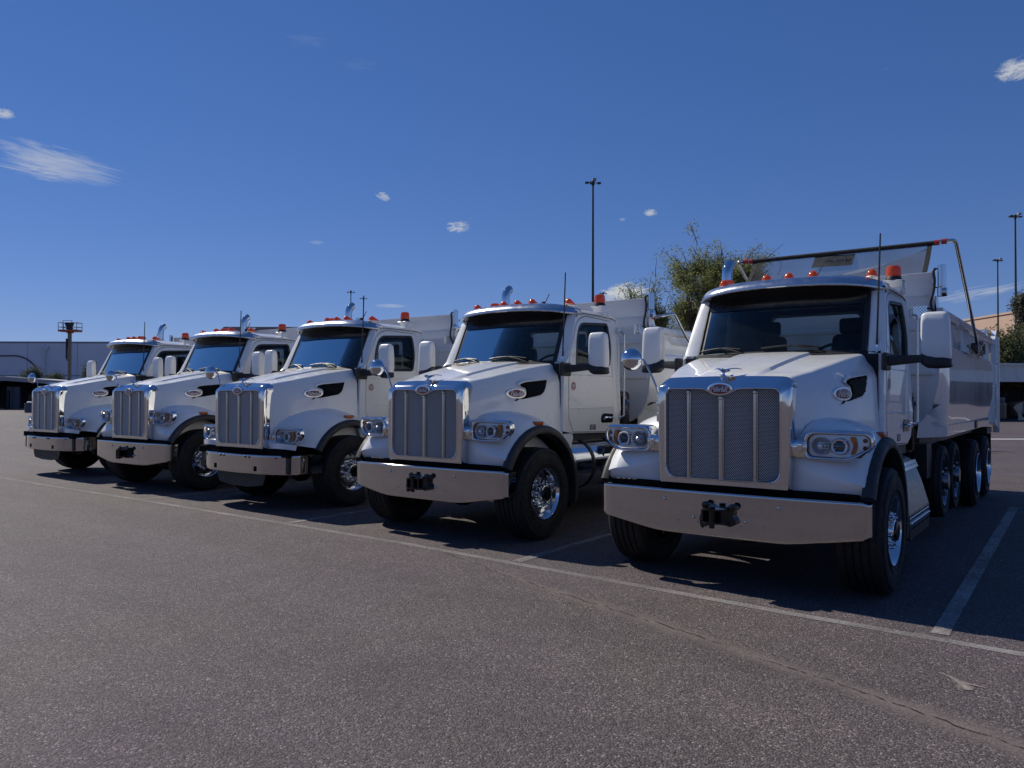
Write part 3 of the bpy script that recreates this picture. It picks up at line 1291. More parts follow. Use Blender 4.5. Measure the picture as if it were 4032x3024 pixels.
def b_pillars(s):
    def f():
        b = MB()
        rows = []
        for k in range(13):
            v = k / 12
            a = ws_pt(s * .985, v)
            z = a.z
            fy = interp(z, [(2.10, 1.53), (2.19, 1.61), (2.755, 1.895), (2.83, 1.96)])
            c = Vector((s * cab_x(z), fy + .005, z))
            m = a.lerp(c, .55) + Vector((s * .022, -.012, 0))
            m2 = a.lerp(c, .85) + Vector((s * .016, -.004, 0))
            rows.append([a + Vector((0, .01, 0)), a, a.lerp(c, .25) + Vector((s * .012, -.01, 0)), m, m2, c])
        b.grid(rows)
        # roof-to-side shoulder
        rows = []
        for y in np.linspace(1.93, 3.03, 12):
            zz = interp(y, [(1.93, 2.80), (2.02, 2.842), (2.9, 2.832), (3.03, 2.77)])
            zr = 2.80 - .15 * max(0, (y - 2.75) / .285) ** 2
            a = Vector((s * cab_x(zz), y, zz - .012))
            c = Vector((s * .955, y, max(zr + .025, zz - .0)))
            rows.append([a + Vector((0, 0, -.03)), a, a.lerp(c, .5) + Vector((s * .012, 0, .012)), c + Vector((0, 0, .012))])
        b.grid(rows)
        return b
    return f


def b_roof_seam(s):
    def f():
        pts = [(1.90, 2.75), (1.97, 2.80), (2.10, 2.812), (2.5, 2.812), (2.85, 2.806), (3.0, 2.775)]
        return MB().tube([(s * (cab_x(z) + .003), y, z) for y, z in pts], .005, 6)
    return f


def b_cab_back():
    b = MB()
    outl = rnd([(-1.02, 1.25), (1.02, 1.25), (1.02, 2.4), (.96, 2.80), (-.96, 2.80), (-1.02, 2.4)], .05, 3)
    win = rnd([(-.52, 2.18), (.52, 2.18), (.50, 2.66), (-.50, 2.66)], .06, 4)
    b.prism(outl, lambda p, d: (p[0], 3.03 - d, p[1]), .04, holes=[win])
    return b


def b_cab_inner():
    b = MB()
    b.box(-1.0, 1.0, 1.55, 3.0, 1.2, 1.26)          # floor
    b.box(-.99, .99, 1.5, 1.56, 1.22, 2.12)         # firewall
    b.grid([[(x, y, 2.765 - .03 * abs(x) ** 4) for x in np.linspace(-.92, .92, 7)] for y in np.linspace(1.86, 2.99, 4)])   # headliner
    for s in (-1, 1):
        dn = [(1.62, 1.26), (2.98, 1.26), (2.98, 2.11), (1.62, 2.09)]
        b.prism(dn, lambda p, d: (s * (.995 - d), p[0], p[1]), .02)
        b.prism([(2.78, 2.1), (2.98, 2.1), (2.98, 2.76), (2.78, 2.76)], lambda p, d: (s * (.955 - d), p[0], p[1]), .02)
    outl = [(-1.0, 1.26), (1.0, 1.26), (.98, 2.75), (-.98, 2.75)]
    b.prism(outl, lambda p, d: (p[0], 2.985 - d, p[1]), .01, holes=[rnd([(-.55, 2.15), (.55, 2.15), (.53, 2.69), (-.53, 2.69)], .06, 3)])
    return b


def b_dash():
    b = MB()
    rows = []
    for x in np.linspace(-.96, .96, 13):
        y0 = 1.47 + .15 * (abs(x) / .88) ** 2.2
        h = .05 if .2 < x < .75 else 0
        rows.append([(x, y0 + .01, 2.12), (x, y0 + .12, 2.135 + h * .4), (x, 1.86, 2.13 + h), (x, 1.92, 2.08 + h), (x, 1.94, 1.75)])
    b.grid(rows)
    return b


def b_steering():
    b = MB()
    c = Vector((.45, 2.02, 2.10)); ax = Vector((0, -.75, .66)).normalized()
    u = Vector((1, 0, 0)); w = ax.cross(u)
    b.tube([c + (u * math.cos(a) + w * math.sin(a)) * .225 for a in np.linspace(0, 2 * math.pi, 25)], .016, 8, caps=False)
    for a in (0.0, math.pi, -math.pi / 2):
        b.tube([c - ax * -.0, c + (u * math.cos(a) + w * math.sin(a)) * .225], .014, 6)
    b.tube([c, c - ax * .3], .03, 8)
    return b


def b_seat(x):
    def f():
        b = MB()
        b.rbox(x - .26, x + .26, 2.25, 2.75, 1.62, 1.80, r=.06, seg=3)
        b.rbox(x - .25, x + .25, 2.66, 2.80, 1.78, 2.42, r=.06, seg=3, taper=lambda p: (x + (p.x - x) * (1 - .2 * (p.z - 1.8) / .6), p.y + .12 * (p.z - 1.8), p.z))
        b.rbox(x - .13, x + .13, 2.76, 2.86, 2.42, 2.60, r=.04, seg=3)
        b.box(x - .2, x + .2, 2.3, 2.7, 1.26, 1.64)
        return b
    return f


def b_windshield():
    b = MB()
    b.grid([[ws_pt(u, v) for u in np.linspace(-.985, .985, 25)] for v in np.linspace(0, 1, 9)])
    return b


def b_ws_seal():
    b = MB()
    loop = [ws_pt(u, 0) for u in np.linspace(-.98, .98, 17)] + [ws_pt(.98, v) for v in np.linspace(.1, 1, 8)]
    b.tube([p + Vector((0, -.004, 0)) for p in loop], .014, 6)
    b.tube([ws_pt(-.98, v) + Vector((0, -.004, 0)) for v in np.linspace(0, 1, 9)], .014, 6)
    # wide black border at the sides, and the cowl below the glass
    for s in (-1, 1):
        b.grid([[ws_pt(s * u, v) + Vector((0, -.003, 0)) for u in (.93, .985)] for v in np.linspace(0, 1, 9)])
    b.grid([[ws_pt(u, 0) + Vector((0, dy, dz)) for u in np.linspace(-1.0, 1.0, 17)] for dy, dz in ((0.01, .012), (-.03, -.004), (-.08, -.03), (-.05, -.12))])
    return b


def visor_pt(u):
    """front edge of the sun visor along the roof"""
    a = abs(u)
    x = u * 1.0
    y = 1.545 + .16 * a ** 2 + .26 * a ** 8
    z = 2.845 + .0 - .06 * a ** 2.5
    return x, y, z


def b_visor():
    b = MB()
    rows = []
    for u in np.linspace(-1, 1, 41):
        x, y, z = visor_pt(u)
        a = abs(u)
        th = .075 * (1 - a ** 6) + .012
        yb = 1.93 + .10 * a ** 4
        zt = 2.945 - .012 * a ** 2 - .085 * a ** 6
        rows.append([(x * .985, lerp(y, yb, .55), z + .012), (x, y + .03, z - .008), (x, y + .006, z - .004), (x, y, z + .012), (x, y + .012, z + th * .55), (x, y + .06, z + th), (x, lerp(y, yb, .4), lerp(z + th, zt, .6) + .012), (x * .992, lerp(y, yb, .75), zt + .006), (x * .985, yb, zt - .004)])
    b.grid(rows)
    return b


def b_visor_under():
    b = MB()
    rows = []
    for u in np.linspace(-.97, .97, 33):
        x, y, z = visor_pt(u)
        p = ws_pt(u * .985, .93)
        q = ws_pt(u * .985, .76 + .04 * abs(u) ** 8)
        rows.append([(x * .985, y + .03, z + .004), (p.x, p.y - .01, p.z + .02), (q.x, q.y - .012, q.z)])
    b.grid(rows)
    return b


def b_marker():
    b = MB()
    rows = []
    for t, w, h in [(0, .004, .004), (.02, .028, .03), (.07, .042, .058), (.16, .046, .068), (.3, .044, .062), (.5, .036, .044), (.7, .026, .026), (.8, .02, .016)]:
        rows.append([(w * math.cos(a), -.075 + t * .2, h * math.sin(a) + .008) for a in np.linspace(0, math.pi, 9)])
    b.grid(rows)
    return b


def b_marker_base():
    b = MB()
    rows = []
    for t, w, h in [(-.05, .004, .008), (0, .034, .012), (.1, .05, .014), (.5, .046, .016), (.8, .034, .028), (.95, .02, .018), (1.1, .004, .004)]:
        rows.append([(w * math.cos(a), -.08 + t * .2, h * math.sin(a) - .004) for a in np.linspace(0, math.pi, 9)])
    b.grid(rows)
    return b


def b_beacon_lens():
    b = MB()
    b.lathe([(.0, .072), (.02, .078), (.085, .074), (.108, .066), (.118, .05), (.121, .0)], (0, 0, 0), 'z', 20)
    return b


def b_beacon_base():
    b = MB()
    b.lathe([(-.045, .0), (-.045, .085), (-.025, .082), (.0, .074), (.002, 0)], (0, 0, 0), 'z', 20)
    return b


def b_beacon_bracket(s):
    def f():
        b = MB()
        b.rbox(-.10, .10, -.085, .085, -.066, -.045, r=.006, seg=1)
        x = s * .10
        b.prism(rnd([(-.085, -.045), (.085, -.045), (.085, -.19), (.05, -.19), (.05, -.13), (-.05, -.13), (-.05, -.19), (-.085, -.19)], .012, 2), lambda p, d: (x - s * d, p[0], p[1]), .008)
        for y in (-.068, .068):
            b.tube([(x, y, -.12), (x - s * .03, y, -.21)], .009, 6)
        b.box(-.09, .09, -.03, .03, -.12, -.06)
        return b
    return f


def b_antenna():
    b = MB()
    b.tube([(.956, 1.61, 2.14), (.957, 1.61, 2.21)], .013, 8, 1)
    pts = [(.957 + .034 * t, 1.61 + .01 * t, lerp(2.2, 3.30, t)) for t in np.linspace(0, 1, 6)]
    b.tube(pts, [.011, .010, .010, .009, .009, .008], 6, 0)
    return b


def b_roof_whip():
    b = MB()
    b.prism(rnd([(2.28, 2.94), (2.36, 2.94), (2.35, 3.05), (2.30, 3.05)], .01, 2), lambda p, d: (.16 + d, p[0], p[1]), .03)
    b.tube([(.19, 2.32, 3.0), (.25, 2.36, 3.16)], .007, 6)
    return b


def b_wiper(x0, x1, xp):
    def f():
        b = MB()

        def on(x, dv, off):
            u = max(-.97, min(.97, x / .88))
            return ws_pt(u, dv) + Vector((0, -off, 0))
        n = 9
        pts = []
        for k in range(n):
            t = k / (n - 1)
            pts.append(on(lerp(x0, x1, t), .055 + .05 * math.sin(math.pi * (t * .8 + .1)), .035))
        b.tube(pts, .008, 6)
        b.tube([p + Vector((0, .012, -.006)) for p in pts], .006, 4)
        mid = pts[n // 2]
        b.tube([mid + Vector((0, -.015, .004)), on(lerp(lerp(x0, x1, .5), xp, .6), .05, .055), on(xp, -.03, .04)], [.008, .011, .014], 6)
        return b
    return f


def b_window_glass(s):
    def f():
        b = MB()
        b.prism(grow(WIN, .008), lambda p, d: (s * (cab_x(p[1]) - .018), p[0], p[1]), 0)
        return b
    return f


def b_window_seal(s):
    def f():
        b = MB()
        rows = []
        for off, dx in [(.012, .004), (.002, .010), (-.02, .006), (-.03, -.012)]:
            rows.append([(s * (cab_x(q[1]) + dx), q[0], q[1]) for q in grow(WIN, off)])
        b.grid(rows, cu=True)
        # divider bar of the vent pane
        return b
    return f


def b_handle(s):
    def f():
        b = MB()
        b.prism(rnd([(2.47, 1.33), (2.79, 1.33), (2.80, 1.45), (2.52, 1.465), (2.46, 1.42)], .035, 3), lambda p, d: (s * (cab_x(p[1]) + .009 - d), p[0], p[1]), .012)
        return b
    return f


def b_handle_lever(s):
    def f():
        b = MB()
        x = s * (CAB_X + .018)
        b.tube([(x, 2.52, 1.40), (x + s * .012, 2.56, 1.402), (x + s * .014, 2.72, 1.398), (x, 2.77, 1.40)], [.014, .019, .017, .012], 8)
        b.lathe([(0, .02), (s * .016, .018), (s * .018, 0)], (x - s * .006, 2.53, 1.385), 'x', 12)
        return b
    return f


def disc(b, y, z, r, s, d, mi=0, n=24, ry=None):
    b.prism([(y + (ry or r) * math.cos(2 * math.pi * k / n), z + r * math.sin(2 * math.pi * k / n)) for k in range(n)], lambda p, q: (s * (cab_x(p[1]) + d - q), p[0], p[1]), .003, mi)


def b_sticker(s):
    def f():
        b = MB()
        disc(b, 1.735, 1.83, .058, s, .0075, 0)
        disc(b, 1.735, 1.83, .051, s, .0085, 1)
        for dz, w in ((.018, .034), (.004, .04), (-.010, .034)):
            b.box(*sorted((s * (CAB_X + .008), s * (CAB_X + .0095))), 1.735 - w, 1.735 + w, 1.83 + dz - .0045, 1.83 + dz + .0045, 0)
        b.box(*sorted((s * (CAB_X + .008), s * (CAB_X + .0095))), 1.722, 1.748, 1.795, 1.808, 0)
        return b
    return f


def b_door_plate(s):
    def f():
        b = MB()
        b.box(*sorted((s * (cab_x(1.29) + .002), s * (cab_x(1.29) + .008))), 2.17, 2.32, 1.245, 1.315, 0)
        for k in range(3):
            b.box(*sorted((s * (cab_x(1.29) + .004), s * (cab_x(1.29) + .0095))), 2.19, 2.30 - .02 * k, 1.295 - k * .018, 1.302 - k * .018, 1)
        return b
    return f


def b_grab(s):
    def f():
        b = MB()
        x = s * 1.03
        b.tube(catmull([(x, 3.0, 2.62), (x + s * .05, 3.03, 2.60), (x + s * .055, 3.045, 2.5), (x + s * .055, 3.045, 2.0), (x + s * .055, 3.045, 1.5), (x + s * .05, 3.03, 1.41), (x, 3.0, 1.40)], 4), .014, 8)
        b.rbox(*sorted((x - s * .01, x + s * .012)), 2.965, 3.02, 2.58, 2.68, r=.006)
        b.rbox(*sorted((x - s * .01, x + s * .012)), 2.965, 3.02, 1.36, 1.46, r=.006)
        return b
    return f


def b_mirror(s):
    def f():
        b = MB()
        c = Vector((1.462, 1.66, 2.28))
        rows = []
        for t, w, d in [(0, .112, .05), (.04, .122, .06), (.2, .127, .068), (.5, .126, .07), (.8, .122, .066), (.93, .116, .056), (.98, .1, .042), (1.0, .07, .028)]:
            z = lerp(2.045, 2.505, t)
            row = []
            for k in range(24):
                a = 2 * math.pi * k / 24
                ca, sa = math.cos(a), math.sin(a)
                ex = .42
                x = math.copysign(abs(ca) ** ex, ca) * w
                y = math.copysign(abs(sa) ** (ex if sa < 0 else .3), sa) * d
                row.append((s * (c.x + x - .01 * (t - .5)), c.y + y, z))
            rows.append(row)
        b.grid(rows, cu=True)
        b.add(rows[-1], [tuple(range(24))])
        return b
    return f


def b_mirror_cap(s):
    def f():
        b = MB()
        rows = []
        for z, w, d in [(2.10, .10, .05), (2.055, .128, .068), (2.02, .129, .07), (1.99, .118, .064), (1.975, .09, .05), (1.97, .02, .02)]:
            row = []
            for k in range(20):
                a = 2 * math.pi * k / 20
                ca, sa = math.cos(a), math.sin(a)
                x = math.copysign(abs(ca) ** .5, ca) * w
                y = math.copysign(abs(sa) ** .5, sa) * d
                up = .07 * max(0, -ca) if z > 2.03 else 0
                row.append((s * (1.465 + x + (.02 if z < 2.0 else 0)), 1.66 + y, z + up))
            rows.append(row)
        b.grid(rows, cu=True)
        b.grid([[(s * (1.465 + x), 1.66 + .071, z) for x in np.linspace(-.105, .105, 3)] for z in np.linspace(2.07, 2.48, 3)])
        return b
    return f


def b_mirror_arm(s):
    def f():
        b = MB()
        b.rbox(*sorted((s * 1.03, s * 1.085)), 1.40, 1.625, 1.955, 2.125, r=.018)
        sec = [(-.04, .05), (.03, .055), (.045, .0), (.03, -.05), (-.04, -.045), (-.05, .0)]
        rows = []
        for t in np.linspace(0, 1, 5):
            k = lerp(1.0, .62, t)
            rows.append([(s * lerp(1.06, 1.42, t), lerp(1.52, 1.66, t) + y * k, lerp(2.045, 2.07, t) + z * k) for y, z in sec])
        b.grid(rows, cu=True)
        return b
    return f


def b_hood_mirror():
    b = MB()
    c = (-.965, .16, 2.06)
    b.lathe([(-.075, .0), (-.072, .02), (-.062, .06), (-.045, .085), (-.02, .103), (.01, .11), (.028, .108), (.034, .1), (.03, .0)], c, 'y', 28)
    return b


def b_hood_mirror_arm():
    b = MB()
    b.tube(catmull([(-.955, .20, 2.055), (-.88, .205, 2.06), (-.83, .205, 2.02), (-.74, .19, 1.86), (-.685, .175, 1.74), (-.672, .17, 1.68), (-.672, .17, 1.55)], 4), .011, 8)
    b.rbox(-.69, -.61, .15, .195, 1.60, 1.66, r=.008)
    b.rbox(-.688, -.61, .15, .195, 1.46, 1.56, r=.008)
    return b


def b_stack():
    b = MB()
    pts = [(-1.17, 3.22, 1.5), (-1.17, 3.22, 3.0), (-1.17, 3.22, 3.22)] + [(-1.17, 3.22 + .16 * (1 - math.cos(a)), 3.28 + .17 * math.sin(a)) for a in np.linspace(.1, 1.25, 7)]
    b.tube(pts, .068, 20, caps=False)
    e = Vector(pts[-1]); t = (Vector(pts[-1]) - Vector(pts[-2])).normalized()
    b.tube([e - t * .0, e - t * .06], [.060, .06], 16, 1)
    return b


def b_stack_guard():
    b = MB()
    b.lathe([(1.3, .0), (1.3, .12), (2.45, .12), (2.47, .1), (2.47, .07)], (-1.17, 3.22, 0), 'z', 20)
    return b


# ---- wheels
def tyre_prof(R, w, rim, tread=True):
    h = w / 2
    p = [(-h + .03, rim), (-h + .012, rim + .03), (-h, lerp(rim, R, .45)), (-h + .004, lerp(rim, R, .75)), (-h + .022, R - .022), (-h + .045, R - .006)]
    if tread:
        n = 4
        wid = w - .09
        for k in range(n):
            x = -h + .045 + wid * (k + 1) / (n + 1)
            p += [(x - .009, R - .003 if k in (0, n - 1) else R), (x - .007, R - .016), (x + .007, R - .016), (x + .009, R - .003 if k in (0, n - 1) else R)]
    p += [(h - .045, R - .006), (h - .022, R - .022), (h - .004, lerp(rim, R, .75)), (h, lerp(rim, R, .45)), (h - .012, rim + .03), (h - .03, rim)]
    return p


def b_tyre(R, w, rim=.292):
    def f():
        b = MB()
        b.lathe(tyre_prof(R, w, rim), n=64)
        # raised rings on the side wall
        h = w / 2
        for rr in (lerp(rim, R, .25), lerp(rim, R, .8)):
            for sg in (-1, 1):
                b.lathe([(sg * (h - .012), rr - .012), (sg * (h + .003), rr), (sg * (h - .012), rr + .012)], n=48)
        return b
    return f


def b_rim_front(s):
    def f():
        b = MB()
        p = [(-.12, .29), (-.05, .27), (.12, .272), (.165, .288), (.185, .303), (.192, .303), (.192, .294), (.18, .284), (.15, .264), (.105, .258), (.092, .25), (.094, .22), (.098, .19), (.098, .165), (.085, .16), (.08, .12), (.08, .0)]
        b.lathe([(x * s, r) for x, r in p], n=56)
        return b
    return f


def b_rim_hole(s, d, r1):
    def f():
        b = MB()
        b.lathe([(s * (d - .01), r1), (s * (d + .0015), r1), (s * (d + .001), r1 * .9), (s * (d - .004), 0)], (0, 0, 0), 'x', 14)
        return b
    return f


def rim_holes(w, key, s, d):
    if s > 0:
        for i in range(10):
            a = 2 * math.pi * (i + .5) / 10
            part('hand_hole', key, b_rim_hole(s, d, .026), 'void', w, (0, .222 * math.cos(a), .222 * math.sin(a)))


def b_hub_front(s):
    def f():
        b = MB()
        p = [(.07, .155), (.1, .15), (.108, .118), (.125, .112), (.165, .105), (.195, .098), (.20, .09), (.2, .0)]
        b.lathe([(x * s, r) for x, r in p], n=32)
        return b
    return f


def b_hub_cap(s):
    def f():
        b = MB()
        b.lathe([(.198 * s, .086), (.215 * s, .08), (.222 * s, .06), (.224 * s, .0)], n=24)
        return b
    return f


def b_lug(s):
    def f():
        b = MB()
        b.lathe([(s * .098, .026), (s * .108, .026), (s * .112, .021), (s * .15, .019), (s * .155, .022), (s * .163, .016), (s * .19, .010), (s * .195, .0)], n=8)
        return b
    return f


def b_rim_drive(s):
    def f():
        b = MB()
        p = [(.10, .30), (.155, .303), (.162, .298), (.15, .285), (.10, .268), (-.02, .262), (-.05, .25), (-.06, .2), (-.06, .16), (-.02, .14), (.06, .13), (.10, .12), (.11, .1), (.112, 0)]
        b.lathe([(x * s, r) for x, r in p], n=40)
        for k in range(10):
            a = 2 * math.pi * k / 10
            b.lathe([(-.06 * s, .018), (-.01 * s, .016), (-.008 * s, 0)], (0, .165 * math.cos(a), .165 * math.sin(a)), 'x', 6)
        return b
    return f


def b_rim_pusher(s):
    def f():
        b = MB()
        p = [(-.05, .295), (.09, .285), (.118, .300), (.124, .295), (.11, .28), (.085, .262), (.08, .24), (.085, .16), (.10, .14), (.11, .115), (.16, .10), (.17, .09), (.172, 0)]
        b.lathe([(x * s, r) for x, r in p], n=40)
        for k in range(10):
            a = 2 * math.pi * k / 10
            b.lathe([(.085 * s, .02), (.14 * s, .017), (.15 * s, 0)], (0, .165 * math.cos(a), .165 * math.sin(a)), 'x', 6)
        return b
    return f


# ---- chassis
def b_frame():
    b = MB()
    for s in (-1, 1):
        b.box(*sorted((s * .38, s * .47)), .25, 10.0, .78, 1.06)
    for y in (.6, 2.2, 3.4, 4.8, 6.4, 8.3, 9.8):
        b.box(-.38, .38, y, y + .12, .8, 1.02)
    b.box(-.98, .98, 1.55, 2.96, 1.08, 1.21)
    b.box(-.6, .6, 1.2, 3.0, .5, 1.1)
    b.box(-.9, .9, 3.0, 3.5, .7, 1.15)
    return b


def b_axle(y, z, w=.9, r=.07):
    def f():
        b = MB()
        b.tube([(-w, y, z), (w, y, z)], r, 10)
        b.ball((0, y, z), .2, 12, 8)
        return b
    return f


def b_tank(s):
    def f():
        b = MB()
        b.lathe([(1.50, .0), (1.50, .24), (1.515, .30), (1.55, .325), (2.85, .325), (2.885, .30), (2.90, .0)], (s * .89, 0, .80), 'y', 36)
        return b
    return f


def b_tank_strap(s, y):
    def f():
        b = MB()
        b.lathe([(y, .325), (y, .337), (y + .055, .337), (y + .055, .325)], (s * .89, 0, .80), 'y', 36)
        return b
    return f


def b_tank_step(s):
    def f():
        b = MB()
        for z in (1.0, .74):
            b.rbox(*sorted((s * 1.0, s * 1.23)), 2.22, 2.82, z, z + .03, r=.006)
            b.rbox(*sorted((s * 1.2, s * 1.235)), 2.22, 2.82, z - .05, z + .03, r=.006)
        b.box(*sorted((s * 1.18, s * 1.2)), 2.24, 2.27, .74, 1.0)
        b.box(*sorted((s * 1.18, s * 1.2)), 2.76, 2.79, .74, 1.0)
        return b
    return f


def b_step_box(s):
    def f():
        b = MB()
        sec = rnd([(.55, 1.12), (.92, 1.10), (1.08, 1.02), (1.16, .82), (1.235, .56), (1.24, .42), (.55, .40)], [.02, .06, .05, .03, .02, .02, .02], 3)
        b.prism(sec, lambda p, d: (s * p[0], 1.62 + d, p[1]), 1.15)
        return b
    return f


def b_step_tread(s):
    def f():
        b = MB()
        for k in range(4):
            b.rbox(*sorted((s * (1.20 - .012 * k), s * (1.252 - .012 * k))), 1.66, 2.74, .47 + .045 * k, .49 + .045 * k, r=.004, seg=1)
        b.prism([(1.64, .955), (2.76, .955), (2.76, 1.03), (1.64, 1.03)], lambda p, d: (s * (1.128 - (p[1] - .955) * .42 + .006 - d), p[0], p[1]), .006)
        for k in range(9):
            y = 1.72 + k * .12
            b.lathe([(s * .0, .012), (s * .006, .01), (s * .007, 0)], (s * 1.118, y, .99), 'x', 8)
        return b
    return f


def b_step_skirt(s):
    def f():
        b = MB()
        b.prism(rnd([(.62, .62), (1.19, .62), (1.235, .46), (1.235, .33), (.66, .33)], .03, 2), lambda p, d: (s * p[0], 1.585 + d, p[1]), .03)
        b.prism(rnd([(1.6, .33), (2.7, .33), (2.7, .42), (1.6, .42)], .01, 2), lambda p, d: (s * (1.243 - d), p[0], p[1]), .02)
        return b
    return f


def b_hyd_tank():
    b = MB()
    b.rbox(.72, 1.0, 3.14, 3.42, 1.02, 1.78, r=.07, seg=3)
    b.box(.74, .98, 3.1, 3.14, 1.1, 1.7)
    b.tube([(1.01, 3.16, 1.1), (1.01, 3.16, 1.7)], .022, 8)
    return b


def b_hyd_valve():
    b = MB()
    b.rbox(.92, 1.05, 3.2, 3.3, 1.60, 1.65, r=.015)
    b.rbox(.98, 1.03, 3.22, 3.27, 1.56, 1.62, r=.01)
    return b


# ---- dump body
def b_headboard():
    b = MB()
    half = [(0, 2.905), (1.158, 2.905), (1.20, 2.75), (1.215, 2.5), (1.222, 2.2), (1.22, 1.97), (1.20, 1.75), (1.15, 1.58), (1.06, 1.44), (.92, 1.33), (.7, 1.26), (0, 1.25)]
    pts = [(x, z) for x, z in half] + [(-x, z) for x, z in reversed(half[1:-1])]
    hole = [[(s * 1.03 + dx, z) for dx, z in ((-.075, 2.63), (.075, 2.63), (.075, 2.78), (-.075, 2.78))] for s in (-1, 1)]
    b.prism(pts, lambda p, d: (p[0], 3.60 + d, p[1]), .05, holes=hole)
    # upper guard, leaning forward a little, with a folded top edge
    b.prism([(-1.16, 2.895), (1.16, 2.895), (1.165, 3.15), (-1.165, 3.15)], lambda p, d: (p[0], 3.592 - .10 * (p[1] - 2.895) + d, p[1]), .05)
    b.rbox(-1.168, 1.168, 3.558, 3.63, 3.135, 3.158, r=.006)
    b.box(-1.17, 1.17, 3.588, 3.594, 2.885, 2.90)
    # pressed ribs
    for z in (2.48, 1.95):
        b.rbox(-1.18, 1.18, 3.575, 3.62, z, z + .07, r=.022)
    # wing plates at the corners
    for s in (-1, 1):
        b.prism([(3.6, 2.88), (3.6, 2.62), (3.86, 2.70), (3.75, 2.88)], lambda p, d: (s * (1.20 + .0 - d), p[0], p[1]), .02)
    return b


def b_vent_lattice(side):
    b = MB()
    for s in (side,):
        x0, x1, z0, z1 = s * 1.03 - .078, s * 1.03 + .078, 2.627, 2.783
        n = 6
        for k in range(-n, n + 1):
            for sg in (-1, 1):
                pts = []
                for t in np.linspace(0, 1, 13):
                    z = lerp(z0, z1, t)
                    x = s * 1.03 + k * .034 + sg * (z - (z0 + z1) / 2) * .9
                    if x0 <= x <= x1:
                        pts.append((x, 3.605, z))
                if len(pts) > 1:
                    b.tube([pts[0], pts[-1]], .0045, 4)
        for a, c in (((x0, z0), (x1, z0)), ((x1, z0), (x1, z1)), ((x1, z1), (x0, z1)), ((x0, z1), (x0, z0))):
            b.tube([(a[0], 3.605, a[1]), (c[0], 3.605, c[1])], .006, 4)
    return b


def b_bed_side(s):
    def f():
        b = MB()
        sec = [(1.14, 2.60), (1.14, 2.735), (1.165, 2.745), (1.255, 2.745), (1.265, 2.73), (1.265, 2.655), (1.255, 2.645), (1.205, 2.635), (1.198, 2.62), (1.198, 2.36), (1.205, 2.34), (1.245, 2.325),
               (1.256, 2.25), (1.262, 2.1), (1.262, 1.9), (1.255, 1.7), (1.24, 1.53), (1.225, 1.40), (1.22, 1.355)]
        rows = []
        head = [(1.25, .70), (1.33, .92), (1.44, 1.06), (1.58, 1.15), (1.75, 1.20), (1.97, 1.225), (2.33, 1.235), (2.8, 1.265)]
        for y in [3.64, 3.7, 3.78, 3.88, 3.98, 4.08, 4.2, 4.6, 5.2, 6, 6.8, 7.6, 8.4, 9.2, 9.95]:
            k = .005 * math.sin(y * 2.1)
            f_ = min(1, (y - 3.64) / .5)
            f_ = f_ * f_ * (3 - 2 * f_)
            row = []
            for x, z in sec:
                if z < 2.3:
                    x = lerp(min(x, interp(z, head)), x + k, f_)
                row.append((s * x, y, z))
            rows.append(row)
        b.grid(rows)
        b.add(rows[0], [tuple(range(len(sec)))])
        # upright ends of the recessed strip
        for y in (3.68, 6.2):
            b.box(*sorted((s * 1.19, s * 1.25)), y, y + .08, 2.34, 2.65)
        return b
    return f


def b_bed_sill(s):
    def f():
        b = MB()
        b.rbox(*sorted((s * 1.0, s * 1.232)), 4.18, 10.08, 1.215, 1.36, r=.012)
        # sloped front gusset of the sill
        q = [(s * .98, 3.655, 1.215), (s * 1.228, 4.19, 1.215), (s * 1.228, 4.19, 1.352), (s * 1.09, 3.655, 1.50), (s * 1.0, 3.655, 1.40)]
        b.add(q, [(0, 1, 2, 3, 4)])
        return b
    return f


def b_bed_under():
    b = MB()
    b.box(-1.0, 1.0, 3.7, 10.0, 1.10, 1.30)
    b.grid([[(x, y, 1.26 + .35 * (abs(x) / 1.2) ** 4) for x in np.linspace(-1.2, 1.2, 9)] for y in (3.68, 10.0)])
    for s in (-1, 1):
        b.box(*sorted((s * .5, s * .62)), 3.9, 10.0, 1.0, 1.12)
        b.box(*sorted((s * .85, s * 1.2)), 9.2, 9.98, 1.06, 1.16)
        b.box(*sorted((s * .6, s * 1.1)), 3.55, 3.9, .75, 1.15)
    return b


def b_rear_post(s):
    def f():
        b = MB()
        b.prism(rnd([(9.70, 1.22), (10.2, 1.12), (10.2, 2.78), (9.98, 2.92), (9.70, 2.74)], .02, 2), lambda p, d: (s * (1.285 - d), p[0], p[1]), .07)
        b.rbox(*sorted((s * 1.20, s * 1.31)), 10.16, 10.22, 1.05, 2.80, r=.01)
        return b
    return f


def b_rear_lamps(s):
    def f():
        b = MB()
        b.rbox(*sorted((s * 1.28, s * 1.31)), 0, .10, 0, .035, r=.008)
        return b
    return f


def b_tailgate():
    b = MB()
    b.box(-1.2, 1.2, 10.1, 10.18, 1.2, 2.75)
    for s in (-1, 1):
        b.rbox(*sorted((s * .92, s * 1.16)), 9.8, 10.1, 2.78, 2.93, r=.01)
        b.rbox(*sorted((s * .96, s * 1.12)), 9.78, 10.12, 2.82, 2.89, r=.01)
    return b


def b_sill_lamp(s):
    def f():
        b = MB()
        b.rbox(*sorted((s * 1.225, s * 1.25)), 7.1, 7.28, 1.225, 1.35, r=.012)
        return b
    return f


def b_chrome_lights(s):
    def f():
        b = MB()
        x = s * 1.265
        b.lathe([(2.98, .0), (2.98, .045), (3.22, .045), (3.225, .04), (3.225, 0)], (x, 3.55, 0), 'z', 16)
        b.lathe([(2.86, .0), (2.86, .04), (2.865, .05), (2.965, .05), (2.97, 0)], (x, 3.55, 0), 'z', 16)
        b.lathe([(-.03, .0), (-.03, .055), (.02, .05), (.025, 0)], (x + s * .035, 3.53, 2.91), 'x', 16)
        return b
    return f


